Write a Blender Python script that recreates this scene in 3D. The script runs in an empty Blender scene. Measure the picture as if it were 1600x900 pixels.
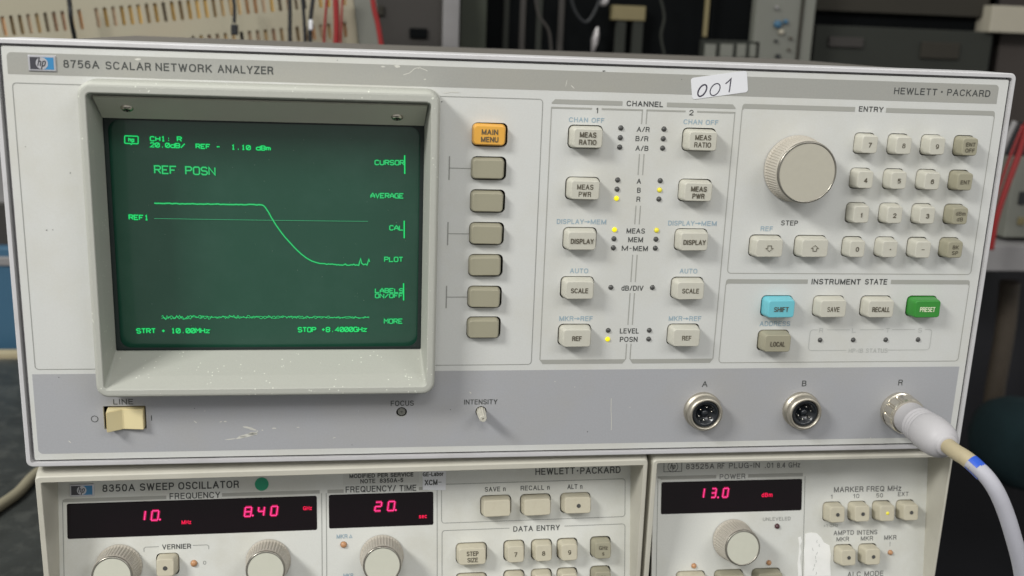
import bpy, bmesh, math, random
from mathutils import Matrix, Vector
random.seed(7)
scene = bpy.context.scene
col = scene.collection
MM = 0.001
H0 = 325.0            # the network analyzer's top edge stands 325 mm above the bench top

# ------------------------------------------------------------------ camera
CF = 1600.73          # focal length in pixels of a 1600 wide picture
CC = Vector((142.65, -10.33, -426.4))          # camera: mm right / down / behind of the front panel's top left corner
CR = Matrix(((0.990133, -0.037457, -0.135030), (0.002959, 0.968986, -0.247097), (0.140098, 0.244260, 0.959536)))
def W(x, y, z):       # panel mm (right, down, away) -> world metres
    return Vector((x * MM, z * MM, (H0 - y) * MM))
def Wd(v):
    return Vector((v[0], v[2], -v[1]))
cd = bpy.data.cameras.new('camera')
cam = bpy.data.objects.new('camera', cd)
col.objects.link(cam)
r_, u_, f_ = Wd(CR[0]), -Wd(CR[1]), Wd(CR[2])
mw = Matrix.Identity(4)
for i in range(3):
    mw[i][0], mw[i][1], mw[i][2] = r_[i], u_[i], -f_[i]
mw.translation = W(*CC)
cam.matrix_world = mw
cd.sensor_width = 36.0
cd.lens = 36.0 * CF / 1600
cd.clip_start = 0.01
cd.clip_end = 50
cd.dof.use_dof = True
cd.dof.focus_distance = 0.455
cd.dof.aperture_fstop = 11
scene.camera = cam

# ------------------------------------------------------------------ world, lamps, exposure
wd = bpy.data.worlds.new('World')
scene.world = wd
wd.use_nodes = True
wd.node_tree.nodes['Background'].inputs[0].default_value = (1.0, 1.0, 0.98, 1)
wd.node_tree.nodes['Background'].inputs[1].default_value = 0.41
def area(name, loc, target, sx, sy, power, color=(1, 1, 1)):
    l = bpy.data.lights.new(name, 'AREA')
    l.shape = 'RECTANGLE'; l.size = sx; l.size_y = sy; l.energy = power; l.color = color
    o = bpy.data.objects.new(name, l)
    col.objects.link(o)
    o.location = loc
    d = Vector(target) - Vector(loc)
    o.rotation_euler = d.to_track_quat('-Z', 'Y').to_euler()
    return o
TGT = W(210, 110, 0)
area('ceiling_light', TGT + Vector((-1.20, -0.78, 1.04)), TGT + Vector((-.12, 0, 0)), 0.46, 0.26, 21.5, (1.0, 0.992, 0.965))
area('ceiling_light', TGT + Vector((-0.15, -1.45, 1.25)), TGT, 0.7, 0.3, 8.0, (1.0, 0.99, 0.97))
area('ceiling_light', TGT + Vector((0.95, -1.35, 1.15)), TGT + Vector((0, 0, -.08)), 0.9, 0.5, 7.5, (1.0, 0.985, 0.98))
area('ceiling_light', TGT + Vector((-0.9, 0.55, 1.6)), TGT + Vector((-0.35, 0.7, 0)), 0.9, 0.3, 12, (0.98, 1.0, 0.93))
vs = scene.view_settings
scene.display_settings.display_device = 'sRGB'
vs.view_transform = 'Standard'
vs.look = 'None'
vs.exposure = 0.0
vs.gamma = 1.0
vs.use_curve_mapping = False

# ------------------------------------------------------------------ materials
def lin(c):
    return tuple(((x / 255) / 12.92 if x <= 10 else (((x / 255) + 0.055) / 1.055) ** 2.4) for x in c) + (1,)
def mat(name, rgb, rough=0.5, metal=0.0, noise=0.05, nscale=60, bump=0.0, bscale=900, spec=0.4, coat=0.0,
        dirt=None, dirt_amt=0.0, dirt_scale=12, specks=None, speck_scale=250, speck_thr=0.08, emit=None, estr=0):
    m = bpy.data.materials.new(name)
    m.use_nodes = True
    nt = m.node_tree; N = nt.nodes; L = nt.links
    b = N['Principled BSDF']
    c = lin(rgb)
    b.inputs['Roughness'].default_value = rough
    b.inputs['Metallic'].default_value = metal
    b.inputs['Specular IOR Level'].default_value = spec
    b.inputs['Coat Weight'].default_value = coat
    b.inputs['Coat Roughness'].default_value = 0.08
    if emit:
        b.inputs['Emission Color'].default_value = lin(emit)
        b.inputs['Emission Strength'].default_value = estr
    tc = N.new('ShaderNodeTexCoord')
    n1 = N.new('ShaderNodeTexNoise'); n1.inputs['Scale'].default_value = nscale; n1.inputs['Detail'].default_value = 5
    L.new(tc.outputs['Object'], n1.inputs['Vector'])
    mx = N.new('ShaderNodeMix'); mx.data_type = 'RGBA'
    mx.inputs['A'].default_value = tuple(v * (1 - noise) for v in c[:3]) + (1,)
    mx.inputs['B'].default_value = tuple(min(1, v * (1 + noise)) for v in c[:3]) + (1,)
    L.new(n1.outputs['Fac'], mx.inputs['Factor'])
    out = mx.outputs['Result']
    if dirt_amt > 0:
        n2 = N.new('ShaderNodeTexNoise'); n2.inputs['Scale'].default_value = dirt_scale; n2.inputs['Detail'].default_value = 8
        n2.inputs['Roughness'].default_value = 0.7
        L.new(tc.outputs['Object'], n2.inputs['Vector'])
        rp = N.new('ShaderNodeValToRGB'); rp.color_ramp.elements[0].position = 0.48; rp.color_ramp.elements[1].position = 0.75
        L.new(n2.outputs['Fac'], rp.inputs['Fac'])
        mu = N.new('ShaderNodeMath'); mu.operation = 'MULTIPLY'; mu.inputs[1].default_value = dirt_amt
        L.new(rp.outputs['Color'], mu.inputs[0])
        m2 = N.new('ShaderNodeMix'); m2.data_type = 'RGBA'
        m2.inputs['B'].default_value = lin(dirt or (120, 110, 90))
        L.new(out, m2.inputs['A']); L.new(mu.outputs[0], m2.inputs['Factor'])
        out = m2.outputs['Result']
    if specks:
        vo = N.new('ShaderNodeTexVoronoi'); vo.inputs['Scale'].default_value = speck_scale
        L.new(tc.outputs['Object'], vo.inputs['Vector'])
        n3 = N.new('ShaderNodeTexNoise'); n3.inputs['Scale'].default_value = speck_scale * 0.22
        L.new(tc.outputs['Object'], n3.inputs['Vector'])
        mm_ = N.new('ShaderNodeMath'); mm_.operation = 'MULTIPLY'; mm_.inputs[1].default_value = speck_thr * 2
        L.new(n3.outputs['Fac'], mm_.inputs[0])
        lt = N.new('ShaderNodeMath'); lt.operation = 'LESS_THAN'
        L.new(vo.outputs['Distance'], lt.inputs[0]); L.new(mm_.outputs[0], lt.inputs[1])
        gt = N.new('ShaderNodeMath'); gt.operation = 'GREATER_THAN'; gt.inputs[1].default_value = 0.56
        L.new(n3.outputs['Fac'], gt.inputs[0])
        an = N.new('ShaderNodeMath'); an.operation = 'MULTIPLY'
        L.new(lt.outputs[0], an.inputs[0]); L.new(gt.outputs[0], an.inputs[1])
        m3 = N.new('ShaderNodeMix'); m3.data_type = 'RGBA'
        m3.inputs['B'].default_value = lin(specks)
        L.new(out, m3.inputs['A']); L.new(an.outputs[0], m3.inputs['Factor'])
        out = m3.outputs['Result']
    L.new(out, b.inputs['Base Color'])
    if bump > 0:
        n4 = N.new('ShaderNodeTexNoise'); n4.inputs['Scale'].default_value = bscale; n4.inputs['Detail'].default_value = 3
        L.new(tc.outputs['Object'], n4.inputs['Vector'])
        bp = N.new('ShaderNodeBump'); bp.inputs['Strength'].default_value = bump; bp.inputs['Distance'].default_value = 0.0004
        L.new(n4.outputs['Fac'], bp.inputs['Height'])
        L.new(bp.outputs['Normal'], b.inputs['Normal'])
    return m
M = {}
M['panel'] = mat('panel_paint', (207, 208, 204), 0.55, noise=0.05, nscale=1300, bump=0.10, bscale=1600, dirt=(192, 188, 170), dirt_amt=0.45, dirt_scale=11)
M['panel2'] = mat('lower_panel_paint', (213, 214, 208), 0.5, noise=0.05, nscale=1300, bump=0.10, bscale=1600, dirt=(186, 182, 164), dirt_amt=0.5, dirt_scale=16)
M['band'] = mat('grey_band_ink', (160, 160, 154), 0.5, noise=0.07, nscale=1300, bump=0.10, bscale=1600, dirt=(176, 170, 152), dirt_amt=0.35, dirt_scale=7)
M['lowband'] = mat('lower_band_ink', (167, 168, 171), 0.5, noise=0.07, nscale=1300, bump=0.10, bscale=1600, dirt=(168, 163, 150), dirt_amt=0.4, dirt_scale=8)
M['rule'] = mat('grey_ink', (163, 163, 156), 0.6, noise=0.04)
M['thin'] = mat('thin_grey_ink', (146, 147, 142), 0.6, noise=0.05)
M['faint'] = mat('faint_ink', (184, 186, 181), 0.6)
M['ink'] = mat('dark_ink', (72, 74, 72), 0.6, noise=0.15, nscale=900)
M['blue_ink'] = mat('blue_ink', (148, 170, 182), 0.6, noise=0.1, nscale=700)
M['ink2'] = mat('greyer_ink', (100, 101, 99), 0.6, noise=0.15, nscale=900)
M['key_ink'] = mat('key_ink', (88, 82, 68), 0.6, noise=0.1)
M['white_ink'] = mat('white_ink', (225, 235, 200), 0.6)
M['frame'] = mat('frame_metal_paint', (200, 199, 200), 0.45, noise=0.04, dirt=(140, 136, 128), dirt_amt=0.3, dirt_scale=30, spec=0.6)
M['cover'] = mat('cover_vinyl', (106, 102, 96), 0.6, noise=0.12, nscale=300, bump=0.5, bscale=1200)
M['bezel'] = mat('bezel_plastic', (178, 179, 170), 0.55, noise=0.05, nscale=1300, bump=0.15, bscale=2000, specks=(214, 216, 204), speck_scale=520, speck_thr=0.14)
M['plate'] = mat('filter_plate_paint', (200, 201, 186), 0.5, noise=0.03, bump=0.1, bscale=1500)
M['screwgrey'] = mat('grey_screw', (112, 112, 106), 0.4)
M['dark'] = mat('dark_well', (38, 38, 34), 0.8)
M['void'] = mat('cavity_black', (22, 24, 22), 0.8)
M['cream'] = mat('cream_key_plastic', (197, 195, 182), 0.45, noise=0.03, nscale=1200, bump=0.1, bscale=1500, dirt=(176, 166, 144), dirt_amt=0.35, dirt_scale=90)
M['cream2'] = mat('warm_cream_key_plastic', (197, 191, 170), 0.45, noise=0.03, nscale=1200, bump=0.1, bscale=1500, dirt=(172, 156, 132), dirt_amt=0.35, dirt_scale=90)
M['olive'] = mat('olive_key_plastic', (157, 153, 132), 0.42, noise=0.03, bump=0.06, bscale=1500, dirt=(142, 134, 112), dirt_amt=0.3, dirt_scale=60)
M['orange'] = mat('orange_key_plastic', (228, 170, 72), 0.4, noise=0.02, dirt=(226, 185, 120), dirt_amt=0.3, dirt_scale=50)
M['cyan'] = mat('blue_key_plastic', (112, 192, 204), 0.4, noise=0.02)
M['green'] = mat('green_key_plastic', (58, 140, 56), 0.35, noise=0.05)
M['knob'] = mat('knob_plastic', (186, 180, 168), 0.4, noise=0.03, dirt=(150, 140, 120), dirt_amt=0.25, dirt_scale=80)
M['knobcap'] = mat('knob_cap_metal', (184, 180, 165), 0.5, metal=0.0, noise=0.04, nscale=400)
M['knobcap2'] = mat('pale_knob_cap', (198, 198, 183), 0.45, noise=0.04, nscale=400)
M['chrome'] = mat('bright_metal', (200, 198, 190), 0.22, metal=1.0, noise=0.05)
M['rim'] = mat('rim_metal', (158, 154, 144), 0.28, metal=0.9, noise=0.05)
M['nut'] = mat('polished_nut', (214, 208, 194), 0.24, metal=0.9, noise=0.08, nscale=500)
M['nickel'] = mat('worn_nickel', (196, 190, 176), 0.42, metal=0.9, noise=0.12, nscale=500)
M['black_plastic'] = mat('black_insert', (26, 30, 34), 0.25, noise=0.1, spec=0.6)
M['led_off'] = mat('led_off', (74, 74, 72), 0.3, spec=0.6)
M['led_yellow'] = mat('led_yellow', (228, 218, 30), 0.3, emit=(255, 235, 20), estr=0.55)
M['led_dim'] = mat('led_yellow_dim', (214, 204, 70), 0.3, emit=(240, 225, 50), estr=0.25)
M['led_amber'] = mat('led_amber', (188, 140, 100), 0.3, spec=0.6, noise=0.1, nscale=900)
M['led_red'] = mat('led_red_off', (78, 46, 50), 0.3, spec=0.6)
M['switch'] = mat('switch_plastic', (228, 214, 168), 0.35, noise=0.01)
M['crt'] = mat('crt_phosphor_glass', (30, 74, 57), 0.32, noise=0.04, nscale=40, spec=0.5, coat=0.5, dirt=(56, 92, 78), dirt_amt=0.35, dirt_scale=30)
M['dustm'] = mat('dust', (120, 140, 126), 0.8)
M['tube_shade'] = mat('painted_tube_shade', (34, 44, 42), 0.5)  # near-black colour standing in for shade at the screen's edges
M['trace'] = mat('green_beam', (10, 50, 28), 0.6, emit=(50, 198, 112), estr=1.0)
M['trace_dim'] = mat('green_beam_dim', (10, 60, 30), 0.6, emit=(66, 160, 112), estr=0.9)
M['trace_hi'] = mat('green_beam_bright', (10, 60, 30), 0.6, emit=(36, 218, 112), estr=1.0)
M['blue_badge'] = mat('badge_blue', (64, 134, 182), 0.3, noise=0.02)
M['black_badge'] = mat('badge_black', (70, 70, 76), 0.35)
M['silver_badge'] = mat('badge_silver', (196, 196, 200), 0.3, metal=0.4)
M['sticker'] = mat('sticker_paper', (226, 227, 230), 0.6, noise=0.01)
M['torn'] = mat('torn_paper', (240, 240, 236), 0.8, noise=0.04, nscale=200, dirt=(216, 216, 210), dirt_amt=0.4, dirt_scale=120)
M['pen'] = mat('pen_ink', (64, 60, 74), 0.6)
M['greendot'] = mat('green_dot', (46, 152, 116), 0.6, noise=0.05)
M['window'] = mat('red_display_window', (13, 3, 8), 0.14, noise=0.1, nscale=200, spec=0.3)
M['digit'] = mat('led_digit', (120, 0, 30), 0.5, emit=(255, 72, 158), estr=1.2)
M['digit_halo'] = mat('led_digit_painted_halo', (90, 0, 30), 0.5, emit=(190, 0, 76), estr=0.75)  # painted bloom: dim crimson emission around the digit segments
M['bezel2'] = mat('cast_bezel_paint', (194, 191, 178), 0.42, noise=0.03, bump=0.12, bscale=1300, dirt=(150, 146, 128), dirt_amt=0.25, dirt_scale=20, spec=0.5)
M['dulltan'] = mat('dull_tan_cable', (140, 134, 114), 0.6, noise=0.08)
M['boot'] = mat('white_rubber_boot', (186, 184, 186), 0.5, noise=0.015)
M['tan'] = mat('tan_sleeve', (176, 164, 134), 0.5, noise=0.05)
M['cable_white'] = mat('white_cable', (176, 176, 184), 0.55, noise=0.05, nscale=60, dirt=(158, 156, 160), dirt_amt=0.4, dirt_scale=60)
M['tape_blue'] = mat('blue_tape', (44, 88, 196), 0.4)
M['chip'] = mat('bare_chip', (206, 205, 196), 0.5)

# ------------------------------------------------------------------ frames: local mm (x right, y up, z out) of a flat panel
class Frame:
    def __init__(s, O, roll=0.0, tilt=0.0, yaw=0.0):
        r = math.radians(roll); a = math.atan(tilt)
        s.O = Vector((O[0], O[1], -O[2]))
        s.ex = Vector((math.cos(r), -math.sin(r), 0))
        v0 = Vector((math.sin(r), math.cos(r), 0)); n0 = Vector((0, 0, -1))
        s.ev = math.cos(a) * v0 + math.sin(a) * n0
        s.en = -math.sin(a) * v0 + math.cos(a) * n0
    def U(s, px, py, n=0.0):                 # where the sight line through a picture point meets the panel
        d = CR.transposed() @ Vector(((px - 800) / CF, (py - 450) / CF, 1.0))
        o = s.O + n * s.en
        k = (o - CC).dot(s.en) / d.dot(s.en)
        X = CC + k * d - o
        return X.dot(s.ex), X.dot(s.ev)
    def mat(s, x=0, v=0, n=0, rot=0.0):
        o = s.O + x * s.ex + v * s.ev + n * s.en
        m = Matrix.Identity(4)
        a, b, c = Wd(s.ex), -Wd(s.ev), Wd(s.en)
        for i in range(3):
            m[i][0], m[i][1], m[i][2] = a[i], b[i], c[i]
        m.translation = W(*o)
        if rot: m = m @ Matrix.Rotation(math.radians(rot), 4, 'Z')
        return m
F0 = Frame((0, 0, 0))
MP = Frame((0, 194.5, -22), .45, .2)         # slanted panel of the sweep oscillator
PP = Frame((0, 190, -22), 0, .2)             # slanted panel of its plug-in
MB = Frame((0, 182.3, -.5), .45)              # front of its cast bezel
PB = Frame((0, 180.5, -.5), 0)

# ------------------------------------------------------------------ object helpers
def thing(name, label, cat, loc, group=None):
    o = bpy.data.objects.new(name, None)
    o.empty_display_size = 0.02
    col.objects.link(o); o.location = loc
    o['label'] = label; o['category'] = cat
    if group: o['group'] = group
    return o
WM = {}
def link(name, me, m, parent=None, mw=None, label=None):
    if m is not None and not me.materials: me.materials.append(m)
    o = bpy.data.objects.new(name, me)
    col.objects.link(o)
    mw = mw or Matrix.Identity(4)
    WM[o.name] = mw
    if parent is not None:
        o.parent = parent
        pm = WM.get(parent.name) or Matrix.Translation(parent.location)
        o.matrix_local = pm.inverted() @ mw
    else:
        o.matrix_world = mw
    if label: o['label'] = label
    return o
def mesh(name, verts, faces, smooth=False, scale=MM):
    me = bpy.data.meshes.new(name)
    me.from_pydata([(v[0] * scale, v[1] * scale, v[2] * scale) for v in verts], [], faces)
    me.update()
    if smooth:
        for p in me.polygons: p.use_smooth = True
    return me
def rr(w, h, r, seg=4, cx=0, cy=0):
    r = max(0.01, min(r, w / 2 - .001, h / 2 - .001)); P = []
    for (sx, sy, a0) in ((1, -1, -90), (1, 1, 0), (-1, 1, 90), (-1, -1, 180)):
        for i in range(seg + 1):
            a = math.radians(a0 + 90 * i / seg)
            P.append((cx + sx * (w / 2 - r) + r * math.cos(a), cy + sy * (h / 2 - r) + r * math.sin(a)))
    return P
def circ(r, n=24, cx=0, cy=0):
    return [(cx + r * math.cos(2 * math.pi * i / n), cy + r * math.sin(2 * math.pi * i / n)) for i in range(n)]
def loft(loops, cap0=False, cap1=True):      # loops: (list of (x,y), z)
    V = []; Fc = []
    n = len(loops[0][0])
    for P, z in loops: V += [(p[0], p[1], z) for p in P]
    for k in range(len(loops) - 1):
        for i in range(n):
            j = (i + 1) % n
            Fc.append((k * n + i, k * n + j, (k + 1) * n + j, (k + 1) * n + i))
    if cap1: Fc.append(tuple(range((len(loops) - 1) * n, len(loops) * n)))
    if cap0: Fc.append(tuple(reversed(range(n))))
    return V, Fc
def merge(*vf):
    V = []; Fc = []
    for v, f in vf:
        k = len(V); V += v; Fc += [tuple(i + k for i in q) for q in f]
    return V, Fc
def box(x0, x1, y0, y1, z0, z1):
    V = [(x, y, z) for z in (z0, z1) for x, y in ((x0, y0), (x1, y0), (x1, y1), (x0, y1))]
    return V, [(3, 2, 1, 0), (4, 5, 6, 7), (0, 1, 5, 4), (1, 2, 6, 5), (2, 3, 7, 6), (3, 0, 4, 7)]
def lathe(prof, n=40, knurl=None):           # prof: (r, z)
    V = []; Fc = []
    for k, (r, z) in enumerate(prof):
        for i in range(n):
            a = 2 * math.pi * i / n; q = r
            if knurl and knurl[0] <= k <= knurl[1]: q = r - (knurl[2] if (i % 4) >= 2 else 0)
            V.append((q * math.cos(a), q * math.sin(a), z))
    for k in range(len(prof) - 1):
        for i in range(n):
            j = (i + 1) % n
            Fc.append((k * n + i, k * n + j, (k + 1) * n + j, (k + 1) * n + i))
    if prof[-1][0] > 0.05: Fc.append(tuple(range((len(prof) - 1) * n, len(prof) * n)))
    return V, Fc
def ribbon(pts, w, z=0.0, closed=False):     # flat printed line
    V = []; Fc = []; n = len(pts)
    for i, p in enumerate(pts):
        a = pts[(i - 1) % n] if (closed or i > 0) else p
        b = pts[(i + 1) % n] if (closed or i < n - 1) else p
        d1 = Vector((p[0] - a[0], p[1] - a[1])); d2 = Vector((b[0] - p[0], b[1] - p[1]))
        if d1.length > 1e-6: d1.normalize()
        if d2.length > 1e-6: d2.normalize()
        t = d1 + d2
        if t.length < 1e-6: t = d2
        t.normalize()
        c = max(0.5, t.dot(d2 if d2.length > 0.5 else d1))
        nx, ny = -t.y * w / 2 / c, t.x * w / 2 / c
        V += [(p[0] + nx, p[1] + ny, z), (p[0] - nx, p[1] - ny, z)]
    for i in range(n if closed else n - 1):
        j = (i + 1) % n
        Fc.append((2 * i, 2 * i + 1, 2 * j + 1, 2 * j))
    return V, Fc
def curve_sheet(name, outer, holes, z0, z1):   # a plate with real holes through it
    cu = bpy.data.curves.new(name, 'CURVE'); cu.dimensions = '2D'; cu.fill_mode = 'BOTH'
    cu.extrude = (z1 - z0) / 2 * MM
    for P in [outer] + holes:
        s = cu.splines.new('POLY'); s.points.add(len(P) - 1); s.use_cyclic_u = True
        for i, p in enumerate(P): s.points[i].co = (p[0] * MM, p[1] * MM, 0, 1)
    t = bpy.data.objects.new('tmp', cu); col.objects.link(t)
    dg = bpy.context.evaluated_depsgraph_get(); dg.update()
    me = bpy.data.meshes.new_from_object(t.evaluated_get(dg))
    bpy.data.objects.remove(t); bpy.data.curves.remove(cu)
    me.name = name
    me.transform(Matrix.Translation((0, 0, (z0 + z1) / 2 * MM)))
    return me
def sheet(name, P, z, m, parent, fr, label=None):
    return link(name, mesh(name, [(p[0], p[1], z) for p in P], [tuple(range(len(P)))]), m, parent, fr.mat(), label)
def SE(cx, cy, rx, ry, a0, a1, n=9, p=2.5):     # part of a super-ellipse, the rounded shape of a grotesque letter
    P = []
    for i in range(n + 1):
        a = math.radians(a0 + (a1 - a0) * i / n); c, s_ = math.cos(a), math.sin(a)
        P.append((cx + rx * math.copysign(abs(c) ** (2 / p), c), cy + ry * math.copysign(abs(s_) ** (2 / p), s_)))
    return P
GL = {
 'A': (.80, [[(0, 0), (.40, 1)], [(.80, 0), (.40, 1)], [(.14, .34), (.66, .34)]]),
 'B': (.68, [[(0, 0), (0, 1)], [(0, 1), (.36, 1)] + SE(.36, .77, .27, .23, 90, -90) + [(0, .54)], [(.36, .54)] + SE(.38, .27, .30, .27, 90, -90) + [(0, 0)]]),
 'C': (.76, [SE(.39, .5, .39, .5, 38, 322, 18)]), 'D': (.72, [[(0, 0), (0, 1)], [(0, 1), (.30, 1)] + SE(.30, .5, .42, .5, 90, -90, 14) + [(0, 0)]]),
 'E': (.60, [[(0, 0), (0, 1)], [(0, 1), (.60, 1)], [(0, .53), (.54, .53)], [(0, 0), (.60, 0)]]), 'F': (.57, [[(0, 0), (0, 1)], [(0, 1), (.57, 1)], [(0, .50), (.50, .50)]]),
 'G': (.80, [SE(.40, .5, .40, .5, 40, 345, 18), [(.78, .42), (.78, .0)], [(.45, .44), (.78, .44)]]), 'H': (.70, [[(0, 0), (0, 1)], [(.70, 0), (.70, 1)], [(0, .53), (.70, .53)]]),
 'I': (.02, [[(.01, 0), (.01, 1)]]), 'J': (.50, [[(.50, 1), (.50, .3)] + SE(.25, .25, .25, .25, 0, -180)]), 'K': (.70, [[(0, 0), (0, 1)], [(.66, 1), (0, .36)], [(.24, .60), (.70, 0)]]),
 'L': (.54, [[(0, 1), (0, 0)], [(0, 0), (.54, 0)]]), 'M': (.86, [[(0, 0), (0, 1)], [(0, 1), (.43, .05)], [(.86, 1), (.43, .05)], [(.86, 0), (.86, 1)]]), 'N': (.72, [[(0, 0), (0, 1)], [(0, 1), (.72, 0)], [(.72, 0), (.72, 1)]]),
 'O': (.82, [SE(.41, .5, .41, .5, 0, 360, 26)]), 'P': (.64, [[(0, 0), (0, 1)], [(0, 1), (.36, 1)] + SE(.36, .73, .28, .27, 90, -90) + [(0, .46)]]),
 'Q': (.82, [SE(.41, .5, .41, .5, 0, 360, 26), [(.50, .26), (.82, -.04)]]), 'R': (.70, [[(0, 0), (0, 1)], [(0, 1), (.40, 1)] + SE(.40, .745, .27, .255, 90, -90) + [(0, .49)], [(.42, .49), (.56, .42), (.63, .28), (.64, .1), (.68, 0)]]),
 'S': (.66, [SE(.33, .745, .31, .255, 25, 225, 11) + [(.33, .51), (.52, .45)] + SE(.33, .265, .33, .265, 35, -155, 11)]), 'T': (.66, [[(0, 1), (.66, 1)], [(.33, 1), (.33, 0)]]),
 'U': (.70, [[(0, 1), (0, .33)] + SE(.35, .33, .35, .33, 180, 360, 12) + [(.70, 1)]]), 'V': (.74, [[(0, 1), (.37, 0)], [(.74, 1), (.37, 0)]]), 'W': (1.06, [[(0, 1), (.27, 0)], [(.53, .95), (.27, 0)], [(.53, .95), (.79, 0)], [(1.06, 1), (.79, 0)]]),
 'X': (.70, [[(0, 0), (.70, 1)], [(0, 1), (.70, 0)]]), 'Y': (.72, [[(0, 1), (.36, .44)], [(.72, 1), (.36, .44)], [(.36, .44), (.36, 0)]]), 'Z': (.66, [[(0, 1), (.66, 1)], [(.66, 1), (0, 0)], [(0, 0), (.66, 0)]]),
 '0': (.58, [SE(.29, .5, .29, .5, 0, 360, 24)]), '1': (.26, [[(0, .80), (.12, .84), (.24, 1)], [(.24, 1), (.24, 0)]]), '2': (.58, [SE(.29, .72, .27, .28, 175, -30, 12) + [(.02, .06)], [(0, 0), (.58, 0)]]),
 '3': (.58, [SE(.29, .76, .25, .24, 165, -90, 12), [(.29, .53)] + SE(.29, .27, .29, .27, 90, -165, 12)]), '4': (.62, [[(.44, 0), (.44, 1)], [(.44, 1), (0, .30)], [(0, .27), (.62, .27)]]),
 '5': (.58, [[(.08, 1), (.53, 1)], [(.08, 1), (.03, .50)], [(.03, .52), (.10, .60)] + SE(.27, .32, .31, .32, 110, -128, 14, 2.2)]), '6': (.58, [SE(.29, .32, .29, .32, 0, 360, 20), [(0, .32)] + SE(.32, .55, .32, .45, 180, 50, 10, 2.1)]),
 '7': (.56, [[(0, 1), (.56, 1)], [(.56, 1), (.30, .45), (.20, 0)]]), '8': (.58, [SE(.29, .76, .25, .24, 0, 360, 20), SE(.29, .27, .29, .27, 0, 360, 20)]),
 '9': (.58, [SE(.29, .68, .29, .32, 0, 360, 20), [(.58, .68)] + SE(.26, .45, .32, .45, 0, -112, 10, 2.1)]),
 'n': (.48, [[(0, 0), (0, .74)], [(0, .50)] + SE(.24, .48, .24, .26, 150, 0, 8) + [(.48, 0)]]), 'm': (.84, [[(0, 0), (0, .74)], [(0, .50)] + SE(.21, .48, .21, .26, 150, 0, 8) + [(.42, 0)], [(.42, .50)] + SE(.63, .48, .21, .26, 150, 0, 8) + [(.84, 0)]]),
 'd': (.52, [[(.52, 0), (.52, 1)], SE(.26, .37, .26, .37, 0, 360, 20)]), 'b': (.52, [[(0, 0), (0, 1)], SE(.26, .37, .26, .37, 0, 360, 20)]), 'a': (.50, [SE(.24, .60, .22, .14, 160, 0, 8) + [(.46, 0)], SE(.22, .21, .22, .21, 0, 360, 16)]),
 'o': (.52, [SE(.26, .37, .26, .37, 0, 360, 20)]), 'r': (.30, [[(0, 0), (0, .74)], [(0, .5), (.1, .68), (.30, .72)]]), 'e': (.52, [[(.02, .40), (.52, .40)], [(.52, .40)] + SE(.26, .37, .26, .37, 10, 310, 16)]),
 'c': (.50, [SE(.26, .37, .26, .37, 45, 315, 14)]), 's': (.44, [SE(.22, .555, .20, .185, 30, 225, 9) + [(.22, .38)] + SE(.22, .185, .22, .185, 45, -150, 9)]), 'z': (.44, [[(0, .74), (.44, .74)], [(.44, .74), (0, 0)], [(0, 0), (.44, 0)]]),
 '/': (.40, [[(0, 0), (.40, 1)]]), '-': (.34, [[(0, .42), (.34, .42)]]), '.': (.08, [[(.0, .02), (.10, .02)]]), ':': (.10, [[(0, .06), (.10, .06)], [(0, .62), (.10, .62)]]), '>': (.5, [[(0, .75), (.5, .45)], [(.5, .45), (0, .15)]]),
 '\u0394': (.62, [[(0, 0), (.31, .9), (.62, 0), (0, 0)]]), ' ': (.22, [])}
def text_mm(s, fr, x0, x1, v, caph, m, parent, z=0.1, bold=0.012, spacing=1.06, name='lettering', dv=0.0):
    """drawn lettering: every stroke is a thin printed bar of even width"""
    t = caph * (.135 + 1.9 * bold)
    gap = .36 * (1 + (spacing - 1.0) * 1.5)
    total = sum(GL[c][0] for c in s) + gap * (len(s) - 1)
    W_, H_ = (x1 - x0) - t, caph - t
    k = W_ / total if total > .1 else 1.0
    if W_ <= 0.05: k = caph * .5
    X = 0.0; parts = []; dz = 0.0
    if total <= .1: X = 0
    for c in s:
        w, st = GL[c]
        for P in st:
            q = [(-W_ / 2 + (X + p[0]) * k, -H_ / 2 + p[1] * H_) for p in P]
            # square the ends off by half a stroke
            if math.hypot(q[0][0] - q[-1][0], q[0][1] - q[-1][1]) > t * .5:
                for a_, b_ in ((0, 1), (-1, -2)):
                    dx_, dy_ = q[a_][0] - q[b_][0], q[a_][1] - q[b_][1]; L_ = math.hypot(dx_, dy_) or 1
                    q[a_] = (q[a_][0] + dx_ / L_ * t * .48, q[a_][1] + dy_ / L_ * t * .48)
                vf = ribbon(q, t, dz)
            else: vf = ribbon(q[:-1], t, dz, True)
            parts.append(vf); dz += .0035
        X += w + gap
    me = mesh(name, *merge(*parts))
    return link(name, me, m, parent, fr.mat((x0 + x1) / 2, v, z))
def text(s, fr, p0, p1, hpx, m, parent, z=0.1, n=0.0, bold=0.012, spacing=1.06, name='lettering'):
    """text from picture point p0 (left middle) to p1 (right middle), cap height hpx, laid flat on the frame's plane"""
    a = fr.U(p0[0], p0[1], n); b = fr.U(p1[0], p1[1], n); c = fr.U(p0[0], p0[1] + hpx, n)
    return text_mm(s, fr, a[0], b[0], (a[1] + b[1]) / 2, abs(c[1] - a[1]), m, parent, z + n, bold, spacing, name)
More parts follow.
